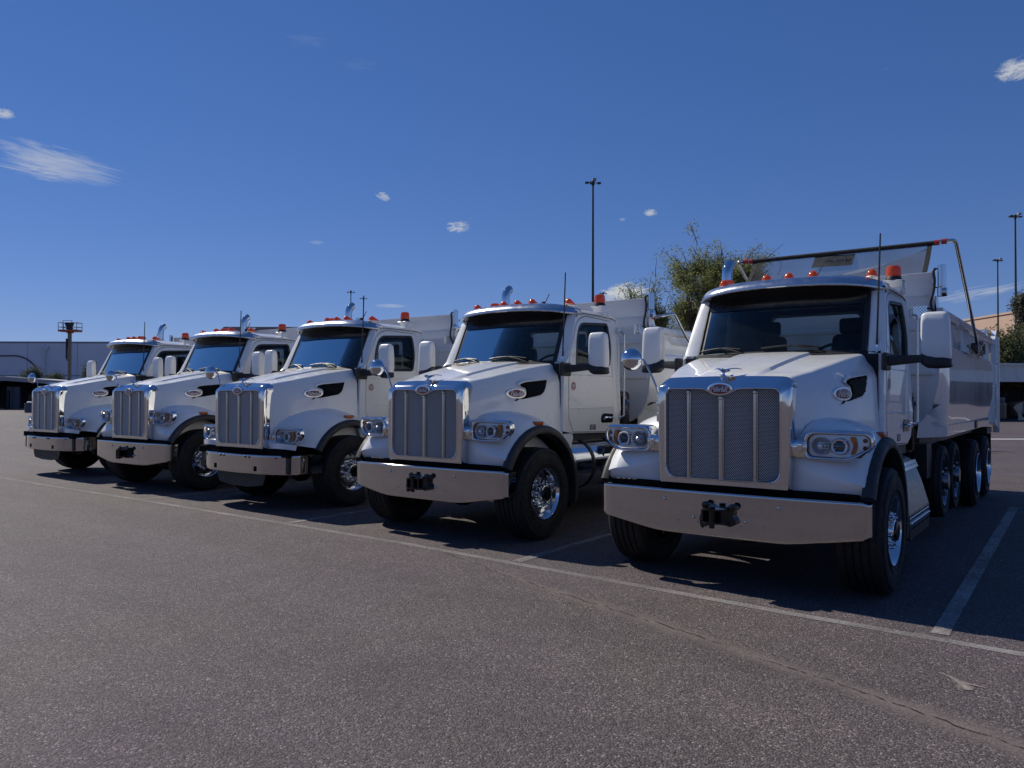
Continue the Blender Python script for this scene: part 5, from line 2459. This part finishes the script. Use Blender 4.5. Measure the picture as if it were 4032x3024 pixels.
def left_shed():
    D = 86.0
    o = gp(11, D)
    t = thing('open_shed', 'low open-fronted shed with pitched pale roof and dark inside by the warehouse', 'shed', (o.x, o.y, 0))
    M = frame_mat(Vector((0, 0, 0)))
    k = D / 1682

    def Z(py):
        return wp(11, py, D).z
    xl, xr = -22, 14
    zr = Z(815)
    zl, zrr = zr - 22 * .05, zr - 14 * .075
    rf = MB()
    prof = [(xl, zl), (0, zr), (xr, zrr), (xr, zrr - .34), (0, zr - .36), (xl, zl - .34)]
    rf.prism(prof, lambda p, d: (p[0], d, p[1]), 9.0)
    solo('roof', rf.xf(M), 'shed_roof', parent=t, smooth=0)
    solo('ridge_flashing', MB().prism([(xl, zl + .12), (0, zr + .12), (xr, zrr + .12), (xr, zrr + .003), (0, zr + .003), (xl, zl + .003)], lambda p, d: (p[0], -.12 + d, p[1]), .4).xf(M), 'white_metal', parent=t, smooth=0)
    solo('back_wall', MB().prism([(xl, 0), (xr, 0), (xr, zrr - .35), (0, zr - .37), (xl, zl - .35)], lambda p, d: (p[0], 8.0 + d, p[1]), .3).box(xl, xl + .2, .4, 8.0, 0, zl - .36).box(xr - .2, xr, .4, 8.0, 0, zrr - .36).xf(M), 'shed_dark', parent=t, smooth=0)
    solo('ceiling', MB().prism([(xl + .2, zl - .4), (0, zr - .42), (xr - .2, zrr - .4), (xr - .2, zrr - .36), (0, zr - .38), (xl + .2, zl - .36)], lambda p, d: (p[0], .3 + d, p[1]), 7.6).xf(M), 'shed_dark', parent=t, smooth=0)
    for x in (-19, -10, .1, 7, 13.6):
        solo('post', MB().box(x - .12, x + .12, .3, .54, 0, zrr - .37).xf(M), 'shed_dark', parent=t, smooth=0)

    def at(px, dy, z=0):
        return o + CR * ((px - 11) * k) + CF * dy + Vector((0, 0, z))
    G = 'goods stored in the open shed'

    def crate(name, px0, px1, py0, py1, dy, mat, label, cat, depth=1.0):
        z1, z0 = Z(py0), max(0, Z(py1))
        w = (px1 - px0) * k
        c = at((px0 + px1) / 2, dy)
        b = MB()
        n = max(2, int((z1 - z0) / .28))
        for i in range(n):
            a, e = lerp(z0, z1, i / n), lerp(z0, z1, (i + 1) / n)
            b.rbox(-w / 2, w / 2, -.02, .06, a + .015, e - .015, r=.01, seg=1)
        b.box(-w / 2 + .03, w / 2 - .03, .02, depth, z0 + .002, z1 - .01)
        for sx in (-1, 1):
            b.box(sx * w / 2 - .05, sx * w / 2 + .05, -.05, -.02, z0, z1)
        ob = solo(name, b.xf(M), mat, label, cat, G, loc=(c.x, c.y, 0), smooth=0)
        return ob
    def q(x0, x1, y0, y1):
        return x0 / 10.371 / 1.8228, x1 / 10.371 / 1.8228, (1480 + y0 / 10.371) / 1.8228, (1480 + y1 / 10.371) / 1.8228
    crate('shelf_unit', *q(-60, 150, 430, 1470), 1.5, 'shelf_grey', 'tall grey slatted shelf unit at the front of the shed', 'shelf')
    crate('slatted_panel', *q(280, 500, 440, 1480), 1.2, 'shelf_grey', 'blue-grey upright slatted panel leaning inside the shed', 'panel', .4)
    crate('wooden_crate', *q(-90, 240, 1300, 1520), -1.2, 'crate_wood', 'weathered wooden crate standing out in front of the shed', 'crate')
    crate('wooden_crate', *q(620, 1200, 1320, 1470), 1.0, 'crate_wood', 'long low wooden crate on the shed floor', 'crate')
    crate('storage_box', *q(505, 690, 750, 925), 3.0, 'crate_wood', 'brown box on top of the pile deep in the shed', 'box')
    crate('storage_box', *q(500, 600, 930, 1480), 3.0, 'shelf_grey', 'dark tall box under the brown box in the shed', 'box')
    crate('storage_box', *q(600, 690, 990, 1140), 2.4, 'shelf_grey', 'small grey box beside the dark tall box', 'box')
    crate('storage_box', *q(700, 980, 1140, 1320), 2.6, 'shelf_grey', 'grey flat box stacked behind the low wooden crate', 'box')
    crate('storage_box', *q(985, 1060, 890, 1020), 2.8, 'crate_wood', 'small wooden box on the far pile in the shed', 'box')
    # barrel of scrap outside
    c = gp(64, D - 14)
    kk = (D - 14) / 1682
    b = MB()
    hb = wp(64, 872, D - 14).z
    b.lathe([(0, 0), (0, .36), (.02, .4), (.4, .41), (.42, .43), (.45, .41), (.8, .41), (.82, .43), (.85, .41), (hb - .02, .40), (hb, .41), (hb, .0)], (0, 0, 0), 'z', 18)
    br = thing('scrap_barrel', 'dark ribbed barrel heaped with white scrap outside the shed', 'barrel', (c.x, c.y, 0))
    solo('drum', b, 'shelf_grey', parent=br)
    w = MB()
    rs = random.Random(2)
    for i in range(14):
        a, r = rs.uniform(0, 6.28), rs.uniform(0, .3)
        w.ball((r * math.cos(a), r * math.sin(a), hb + .03 + .1 * (1 - r)), rs.uniform(.09, .16), 7, 5, sc=(1, 1, .6))
    solo('scrap_heap', w, 'paper_white', parent=br)


left_shed()


def boom_lift():
    D = 78.0
    k = D / 1682
    base = gp(147.5, D)
    t = thing('mast_lift', 'yellow mast lift with orange railed basket raised above the roofline', 'lift', (base.x, base.y, 0))
    M = frame_mat(Vector((0, 0, 0)))

    def Z(py):
        return wp(147.5, py, D).z
    zf = Z(716)
    solo('mast', MB().rbox(-.10, .14, 0, .3, .4, zf, r=.03, seg=1).box(-.19, -.13, .1, .25, Z(752), zf).xf(M), 'lift_yellow', parent=t)
    solo('jib_cylinder', MB().rbox(-.34, -.20, .0, .2, Z(775), Z(731), r=.04).tube([(-.27, .1, Z(775)), (-.14, .1, Z(779))], .05, 6).xf(M), 'lift_dark', parent=t)
    solo('basket_floor', MB().rbox(-.95, .95, -.3, .7, zf - .02, zf + .19, r=.02, seg=1).prism([(-.22, zf - .16), (.26, zf - .16), (.36, zf), (-.32, zf)], lambda p, d: (p[0], d, p[1]), .35).xf(M), 'lift_orange', parent=t)
    rails = MB()
    top, mid = Z(697), Z(706.5)
    for y in (-.28, .68):
        for z in (top, mid):
            rails.tube([(-.93, y, z), (.93, y, z)], .025, 6)
    for x in (-.93, .93):
        for z in (top, mid):
            rails.tube([(x, -.28, z), (x, .68, z)], .025, 6)
        for y in (-.28, .68):
            rails.tube([(x, y, zf), (x, y, top)], .028, 6)
    for x in (-.46, .44):
        rails.tube([(x, -.28, zf), (x, -.28, Z(692.5))], .028, 6)
    rails.tube([(-.46, -.28, Z(692.5)), (.44, -.28, Z(692.5))], .028, 6)
    solo('guard_rail', rails.xf(M), 'lift_dark', parent=t)
    cb = MB()
    cb.prism([(-.36, Z(696.5)), (.36, Z(696.5)), (.34, Z(701)), (.22, Z(707)), (.27, zf), (-.2, zf), (-.2, Z(707)), (-.33, Z(701))], lambda p, d: (p[0], -.15 + d, p[1]), .4)
    cb.tube([(-.5, -.1, Z(707)), (-.2, -.1, Z(709))], .045, 6)
    cb.tube([(.25, -.1, Z(709)), (.48, -.1, Z(710))], .045, 6)
    solo('control_box', cb.xf(M), 'lift_dark', parent=t)
    solo('base', MB().rbox(-1.2, 1.2, -.6, 1.6, .35, .95, r=.08).xf(M), 'lift_orange', parent=t)
    for x in (-1.0, 1.0):
        for y in (-.35, 1.3):
            solo('wheel', MB().lathe([(-.14, .0), (-.14, .36), (.14, .36), (.14, 0)], (x * 1.15, y, .36), 'x', 16).xf(M), 'tyre_rubber', parent=t)


boom_lift()

# ================================================================== right background
def right_shed():
    D = 56.0
    o = gp(2100, D)
    t = thing('storage_shed', 'open storage shed with white corrugated fascia behind the tarped truck', 'shed', (o.x, o.y, 0))
    ax = (CR + CF * .12).normalized()
    ay = Vector((-ax.y, ax.x, 0))
    M = frame_mat(Vector((0, 0, 0)), ax, ay)
    k = D / 1682

    def Z(py):
        return wp(2160, py, D).z
    xl, xr = -4.2, 22
    z1, z0 = Z(789), Z(818)
    fas = MB()
    x = xl
    rows = []
    while x < xr:
        for dx, dy in ((0, 0), (.62, 0), (.72, -.09), (.88, -.09), (.98, 0)):
            rows.append([(x + dx, dy, z0), (x + dx, dy, z1)])
        x += 1.0
    fas.grid(rows)
    solo('fascia', fas.xf(M), 'white_metal', parent=t, smooth=0)
    solo('roof', MB().box(xl - .1, xr, -.16, 6.2, z1, z1 + .16).xf(M), 'white_metal', parent=t, smooth=0)
    solo('beam', MB().box(xl, xr, -.03, .12, z0 - .22, z0).xf(M), 'white_metal', parent=t, smooth=0)
    w = MB().box(xl, xr, 5.8, 6.0, 0, z1).box(xl, xl + .15, .2, 5.8, 0, z1).box(xr - .15, xr, .2, 5.8, 0, z1)
    w.box(xl, xr, .15, 5.8, .0, .12)
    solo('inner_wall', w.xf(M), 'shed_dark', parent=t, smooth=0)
    solo('rooftop_duct', MB().box(4.4, 16, 2, 3.5, z1 + .16, Z(778)).box(4.2, 16, 1.8, 3.7, Z(778), Z(775)).box(5.6, 16, 2.2, 3.4, Z(775) + .001, Z(772)).xf(M), 'white_metal', parent=t, smooth=0)
    solo('hanging_hook', MB().tube(catmull([(2.0, .3, z0 - .22), (2.0, .3, z0 - .5), (2.2, .3, z0 - .62), (2.4, .3, z0 - .5), (2.4, .3, z0 - .25)], 4), .02, 5).xf(M), 'lamp_head', parent=t)
    G = 'boxes stored in the right-hand shed'

    def box(name, px0, px1, py0, py1, dy, mat, label, tilt=0.0, depth=1.0, strap=True):
        kk = (D + dy) / 1682
        c = gp((px0 + px1) / 2, D + dy)
        zz1 = 1.704 + (855 - py0) * kk
        zz0 = max(.124, 1.704 + (855 - py1) * kk)
        w_ = (px1 - px0) * kk
        r = thing(name, label, 'box', (c.x, c.y, 0), 0, G)
        b = MB().rbox(-w_ / 2, w_ / 2, 0, depth, zz0, zz1, r=.03, seg=1)
        Mx = M
        if tilt:
            Mx = M @ Matrix.Translation((0, 0, zz0)) @ Matrix.Rotation(tilt, 4, 'Y') @ Matrix.Translation((0, 0, -zz0))
        solo('carton', b.xf(Mx), mat, parent=r, smooth=0)
        b = MB().box(-w_ / 2 - .01, w_ / 2 + .01, -.015, .0, zz1 - .10, zz1 - .07)
        b.box(w_ * .28, w_ * .34, -.02, .0, zz0, zz1)
        solo('packing_tape', b.xf(Mx), 'cardboard_light', parent=r, smooth=0)
        return r
    box('cardboard_box', 2151, 2176, 868, 903, .8, 'cardboard', 'dark brown cardboard box on the left of the shed floor')
    box('cardboard_box', 2157, 2172, 856, 867.5, 1.0, 'shelf_grey', 'grey carton lying on the dark brown cardboard box', depth=.8)
    box('cardboard_box', 2140, 2158, 873, 903, 1.8, 'cardboard', 'brown cardboard box behind the dark brown one')
    box('cardboard_box', 2197, 2225, 866, 892, .9, 'cardboard', 'tilted brown carton with torn cover at the shed front', tilt=-.25)
    # torn pale cardboard sheet
    c = gp(2197, D - .1)
    k2 = D / 1682
    b = MB()

    def q(px, py, d=0):
        return ((px - 2197) * k2, d, 1.704 + (855 - py) * k2)
    b.grid([[q(2188, 877, 0), q(2194, 872, -.1), q(2207, 866, -.05)], [q(2193, 886, -.08), q(2201, 884, -.16), q(2209, 880, -.05)], [q(2197, 889, -.05), q(2202, 889, -.12), q(2207, 889, 0)],
            [q(2197, 899, -.1), q(2201, 898, -.2), q(2206, 897, -.1)], [q(2196, 904.6, -.1), q(2203, 904.8, -.3), q(2212, 903, -.2)]])
    fl = MB()
    fl.v, fl.f, fl.m = b.v[:], b.f[:], b.m[:]
    solo('torn_cardboard', fl.xf(M), 'cardboard_light', 'torn pale cardboard sheet hanging off the tilted carton', 'cardboard', loc=(c.x, c.y, 0), smooth=60)


right_shed()


def tan_building():
    D = 150.0
    o = gp(2130, D)
    t = thing('tan_building', 'low tan stucco building beyond the trees', 'building', (o.x, o.y, 0))
    M = frame_mat(Vector((0, 0, 0)), Vector((.6, -.8, 0)), Vector((.8, .6, 0)))
    h = 1.704 + (1559 - 1247) / 3066.4 * D
    solo('wall', MB().box(-40, 30, 0, 30, 0, h).xf(M), 'tan_wall', parent=t, smooth=0)
    solo('parapet', MB().box(-40.2, 30.2, -.2, 30.2, h - .003, h + .35).xf(M), 'tan_wall', parent=t, smooth=0)
    solo('dark_band', MB().box(-40.1, 30.1, -.12, .0, h * .62, h * .66).xf(M), 'warehouse_trim', parent=t, smooth=0)  # darker strip along the wall face


tan_building()


# ================================================================== light poles
def pole(px, py_top, H, label, r=.16, heads=4):
    d = view_dir(px, py_top)
    hz = math.hypot(d.x, d.y)
    dist = (H - 1.704) / (d.z / hz)
    p = CAM_POS + Vector((d.x / hz, d.y / hz, 0)) * dist
    t = thing('light_pole', label, 'light pole', (p.x, p.y, 0), 0, 'tall yard light poles')
    b = MB()
    b.tube([(0, 0, 0), (0, 0, H * .5), (0, 0, H - .2)], [r * 1.5, r * 1.15, r * .8], 10)
    solo('shaft', b, 'pole_bronze', parent=t)
    solo('foundation', MB().lathe([(0, 0), (0, .4), (.7, .4), (.72, .36), (.72, 0)], (0, 0, 0), 'z', 14), 'concrete', parent=t)
    arm = MB()
    M = frame_mat(Vector((0, 0, 0)))
    for a in range(heads):
        an = a * 2 * math.pi / heads + .12
        arm.tube([(0, 0, H - .38), (.48 * math.cos(an), .48 * math.sin(an), H - .36)], .035, 6)
    arm.lathe([(H - .62, 0), (H - .6, .14), (H - .3, .16), (H - .2, .14), (H - .18, 0)], (0, 0, 0), 'z', 10)
    solo('crossarm', arm.xf(M), 'pole_bronze', parent=t)
    for a in range(heads):
        an = a * 2 * math.pi / heads + .12
        c = (.55 * math.cos(an), .55 * math.sin(an))
        zo = .12 if a in (1, 3) else 0
        hd = MB().rbox(c[0] - .17, c[0] + .17, c[1] - .16, c[1] + .16, H - .46 + zo, H - .30 + zo * 1.6, r=.05)
        solo('lamp_head', hd.xf(M), 'lamp_head' if a == 3 else 'pole_bronze', parent=t)


pole(1281, 386, 21, 'tallest dark light pole rising behind the truck with lowered tarp arms', .10)
pole(2193, 460, 21, 'dark light pole standing behind the dark olive tree', .10)
pole(2155, 557, 21, 'thin dark light pole above the tan building', .10)
pole(1303, 630, 21, 'distant light pole just right of the tallest pole', .10)
pole(758, 627, 21, 'distant light pole beside the exhaust stack of the slotted-bumper truck', .10)
pole(785, 641, 21, 'farthest light pole behind the antenna of the slotted-bumper truck', .10)


# ================================================================== vegetation
def branch(rs, b, p, d, L, r, depth, tips, spread=.6, up=.15, nseg=4):
    pts, rad = [p], [r]
    for i in range(nseg):
        d = (d + Vector((rs.gauss(0, .16), rs.gauss(0, .16), rs.gauss(0, .1) + up * .3))).normalized()
        p = p + d * (L / nseg)
        pts.append(p)
        rad.append(r * lerp(1, .55, (i + 1) / nseg))
        if depth <= 1:
            tips.append((p.copy(), d.copy()))
    b.tube(pts, rad, 6 if depth > 2 else 4, caps=False)
    if depth == 0:
        return
    for k in range(rs.choice((2, 3, 3)) if depth > 1 else rs.choice((2, 3, 4))):
        ax = Vector((rs.gauss(0, 1), rs.gauss(0, 1), rs.gauss(0, .6)))
        nd = (d + ax.normalized() * spread * rs.uniform(.7, 1.3) + Vector((0, 0, up))).normalized()
        q = pts[rs.choice((-1, -1, -2))]
        branch(rs, b, q, nd, L * rs.uniform(.6, .82), r * .58, depth - 1, tips, spread, up, nseg)


def leaves(rs, tips, n, size, sag=.2, spread=.25, aspect=3.0, keep=None):
    v, f = [], []
    for i in range(n):
        p, d = tips[rs.randrange(len(tips))]
        c = p + Vector((rs.gauss(0, spread), rs.gauss(0, spread), rs.gauss(-sag * .3, spread * .8)))
        if keep and not keep(c):
            continue
        a = Vector((rs.gauss(0, 1), rs.gauss(0, 1), rs.gauss(-sag, .6))).normalized()
        w = a.cross(Vector((rs.gauss(0, 1), rs.gauss(0, 1), rs.gauss(0, 1)))).normalized()
        L = size * rs.uniform(.6, 1.3)
        o = len(v)
        v += [c - a * L * .5, c + w * L / aspect * .5, c + a * L * .5, c - w * L / aspect * .5]
        f.append((o, o + 1, o + 2, o + 3))
    b = MB()
    b.add(v, f)
    return b


def leafmesh(name, mb, mat, parent):
    me = bpy.data.meshes.new(name)
    me.from_pydata(mb.v, [], mb.f)
    me.materials.append(MATS[mat])
    return link(name, me, parent)


def tree(name, label, cat, base, H, seed, mat, n, size, spread=.6, up=.15, depth=5, r=.16, group=None, sag=.3, lspread=.22, trunks=1, aspect=3.0, L0=.3, halfw=None, shoots=0):
    rs = random.Random(seed)
    t = thing(name, label, cat, (base.x, base.y, 0), 0, group)
    b = MB()
    tips = []
    for k in range(trunks):
        d = Vector((rs.gauss(0, .25), rs.gauss(0, .25), 1)).normalized() if trunks > 1 else Vector((0.03, 0, 1))
        branch(rs, b, Vector((rs.gauss(0, .15) * (trunks > 1), rs.gauss(0, .15) * (trunks > 1), -.1)), d, H * L0, r, depth, tips, spread, up)
    top = max(p.z for p, _ in tips)
    k = H / (top + lspread * .6)
    kx = k
    if halfw:
        rr = sorted(math.hypot(p.x, p.y) for p, _ in tips)
        kx = halfw / rr[int(len(rr) * .95)]
    b.v = [(x * kx, y * kx, z * k) for x, y, z in b.v]
    tips = [(Vector((p.x * kx, p.y * kx, p.z * k)), d) for p, d in tips]
    # thin shoots that stand out of the crown
    for i in range(shoots):
        p, d = rs.choice([q for q in tips if q[0].z > H * .55])
        dd = (Vector((p.x, p.y, 0)).normalized() * rs.uniform(.1, .8) + Vector((0, 0, rs.uniform(.4, 1.2)))).normalized()
        pts = [p]
        for j in range(4):
            dd = (dd + Vector((rs.gauss(0, .2), rs.gauss(0, .2), rs.gauss(0, .12)))).normalized()
            pts.append(pts[-1] + dd * rs.uniform(.14, .26))
            tips.append((pts[-1], dd))
        b.tube(pts, [.014, .012, .009, .007, .005], 4, caps=False)
    solo('trunk', b, 'bark', parent=t, smooth=60)
    tips = [q for q in tips if rs.random() < .55]       # bare twigs between the leafy ones
    leafmesh('crown', leaves(rs, tips, n, size, sag, lspread), mat, t)
    return t


def zpx(py, depth):
    return 1.704 + (856 - py) * depth / 1682


tree('mesquite_tree', 'tall feathery mesquite tree standing behind the two tarp-arm trucks', 'tree', gp(1550, 30), zpx(540, 30), 11, 'leaf_mesquite', 42000, .10, .62, .2, 6, .2, sag=.3, lspread=.15, L0=.24, halfw=2.0, shoots=150)
tree('mesquite_tree', 'lower spreading mesquite tree with bare twigs left of the tall one', 'tree', gp(1440, 32), zpx(628, 32), 23, 'leaf_mesquite', 32000, .10, .75, .1, 6, .16, sag=.3, lspread=.15, L0=.24, halfw=2.1, shoots=150)
tree('mesquite_tree', 'rounded mesquite tree right of the tall one, seen through the tarp', 'tree', gp(1632, 34), zpx(592, 34), 31, 'leaf_mesquite', 28000, .10, .7, .1, 6, .16, sag=.3, lspread=.15, L0=.24, halfw=1.7, shoots=80)
tree('olive_tree', 'dark grey-green tree beside the tan building', 'tree', gp(2205, 62), zpx(630, 62), 41, 'leaf_olive', 40000, .24, .6, .15, 5, .2, sag=.2, lspread=.34, halfw=2.2)
tree('olive_tree', 'small dark tree top poking over the beds of the parked trucks', 'tree', gp(956, 60), zpx(688, 60), 47, 'leaf_olive', 5000, .25, .6, .15, 5, .15, sag=.2, lspread=.3)


def bush(name, label, cat, px, depth, py_top, halfw_px, seed, mat, n, size, group=None, py_base=None):
    rs = random.Random(seed)
    base = gp(px, depth)
    t = thing(name, label, cat, (base.x, base.y, 0), 0, group)
    k = depth / 1682
    H, R = zpx(py_top, depth), halfw_px * k
    b = MB()
    tips = []
    for i in range(9):
        a = rs.uniform(0, 6.28)
        d = Vector((math.cos(a) * rs.uniform(.2, 1) * R / max(H, .1), math.sin(a) * rs.uniform(.2, .8) * R / max(H, .1), 1)).normalized()
        branch(rs, b, Vector((rs.gauss(0, R * .2), rs.gauss(0, R * .2), -.05)), d, H * .38, .05, 3, tips, .6, .08)
    top = max(p.z for p, _ in tips)
    wid = max(math.hypot(p.x, p.y) for p, _ in tips)
    sz, sx = (H - .1) / top, R / wid
    b.v = [(x * sx, y * sx, z * sz) for x, y, z in b.v]
    tips = [(Vector((p.x * sx, p.y * sx, p.z * sz)), d) for p, d in tips]
    solo('stem', b, 'bark', parent=t, smooth=60)
    leafmesh('foliage', leaves(rs, tips, n, size, .2, size * 1.1), mat, t)


bush('flowering_shrub', 'shrub with pinkish blossoms below the dark grey-green tree', 'shrub', 2205, 60, 690, 55, 53, 'petal_pink', 260, .2)
bush('hedge_bush', 'dense olive green bush above the corrugated shed roof', 'bush', 2165, 58.5, 705, 50, 61, 'leaf_hedge', 26000, .24)
bush('hedge_bush', 'dense green bush beside the dark grey-green tree', 'bush', 2228, 59.5, 700, 55, 67, 'leaf_hedge', 26000, .24)
bush('hedge_bush', 'green bush hidden mostly behind the bed of the tarped truck', 'bush', 2100, 68, 722, 50, 71, 'leaf_hedge', 9000, .24)
bush('desert_shrub', 'pale green shrub in front of the warehouse downspout', 'shrub', 70, 100, 790, 26, 73, 'leaf_sage', 7000, .22)
bush('desert_shrub', 'low pale green shrub beside the foot of the mast lift', 'shrub', 118, 102, 805, 26, 79, 'leaf_sage', 5000, .22)
bush('desert_shrub', 'taller pale green shrub between the mast lift and the last truck', 'shrub', 190, 100, 784, 24, 83, 'leaf_sage', 7000, .22)
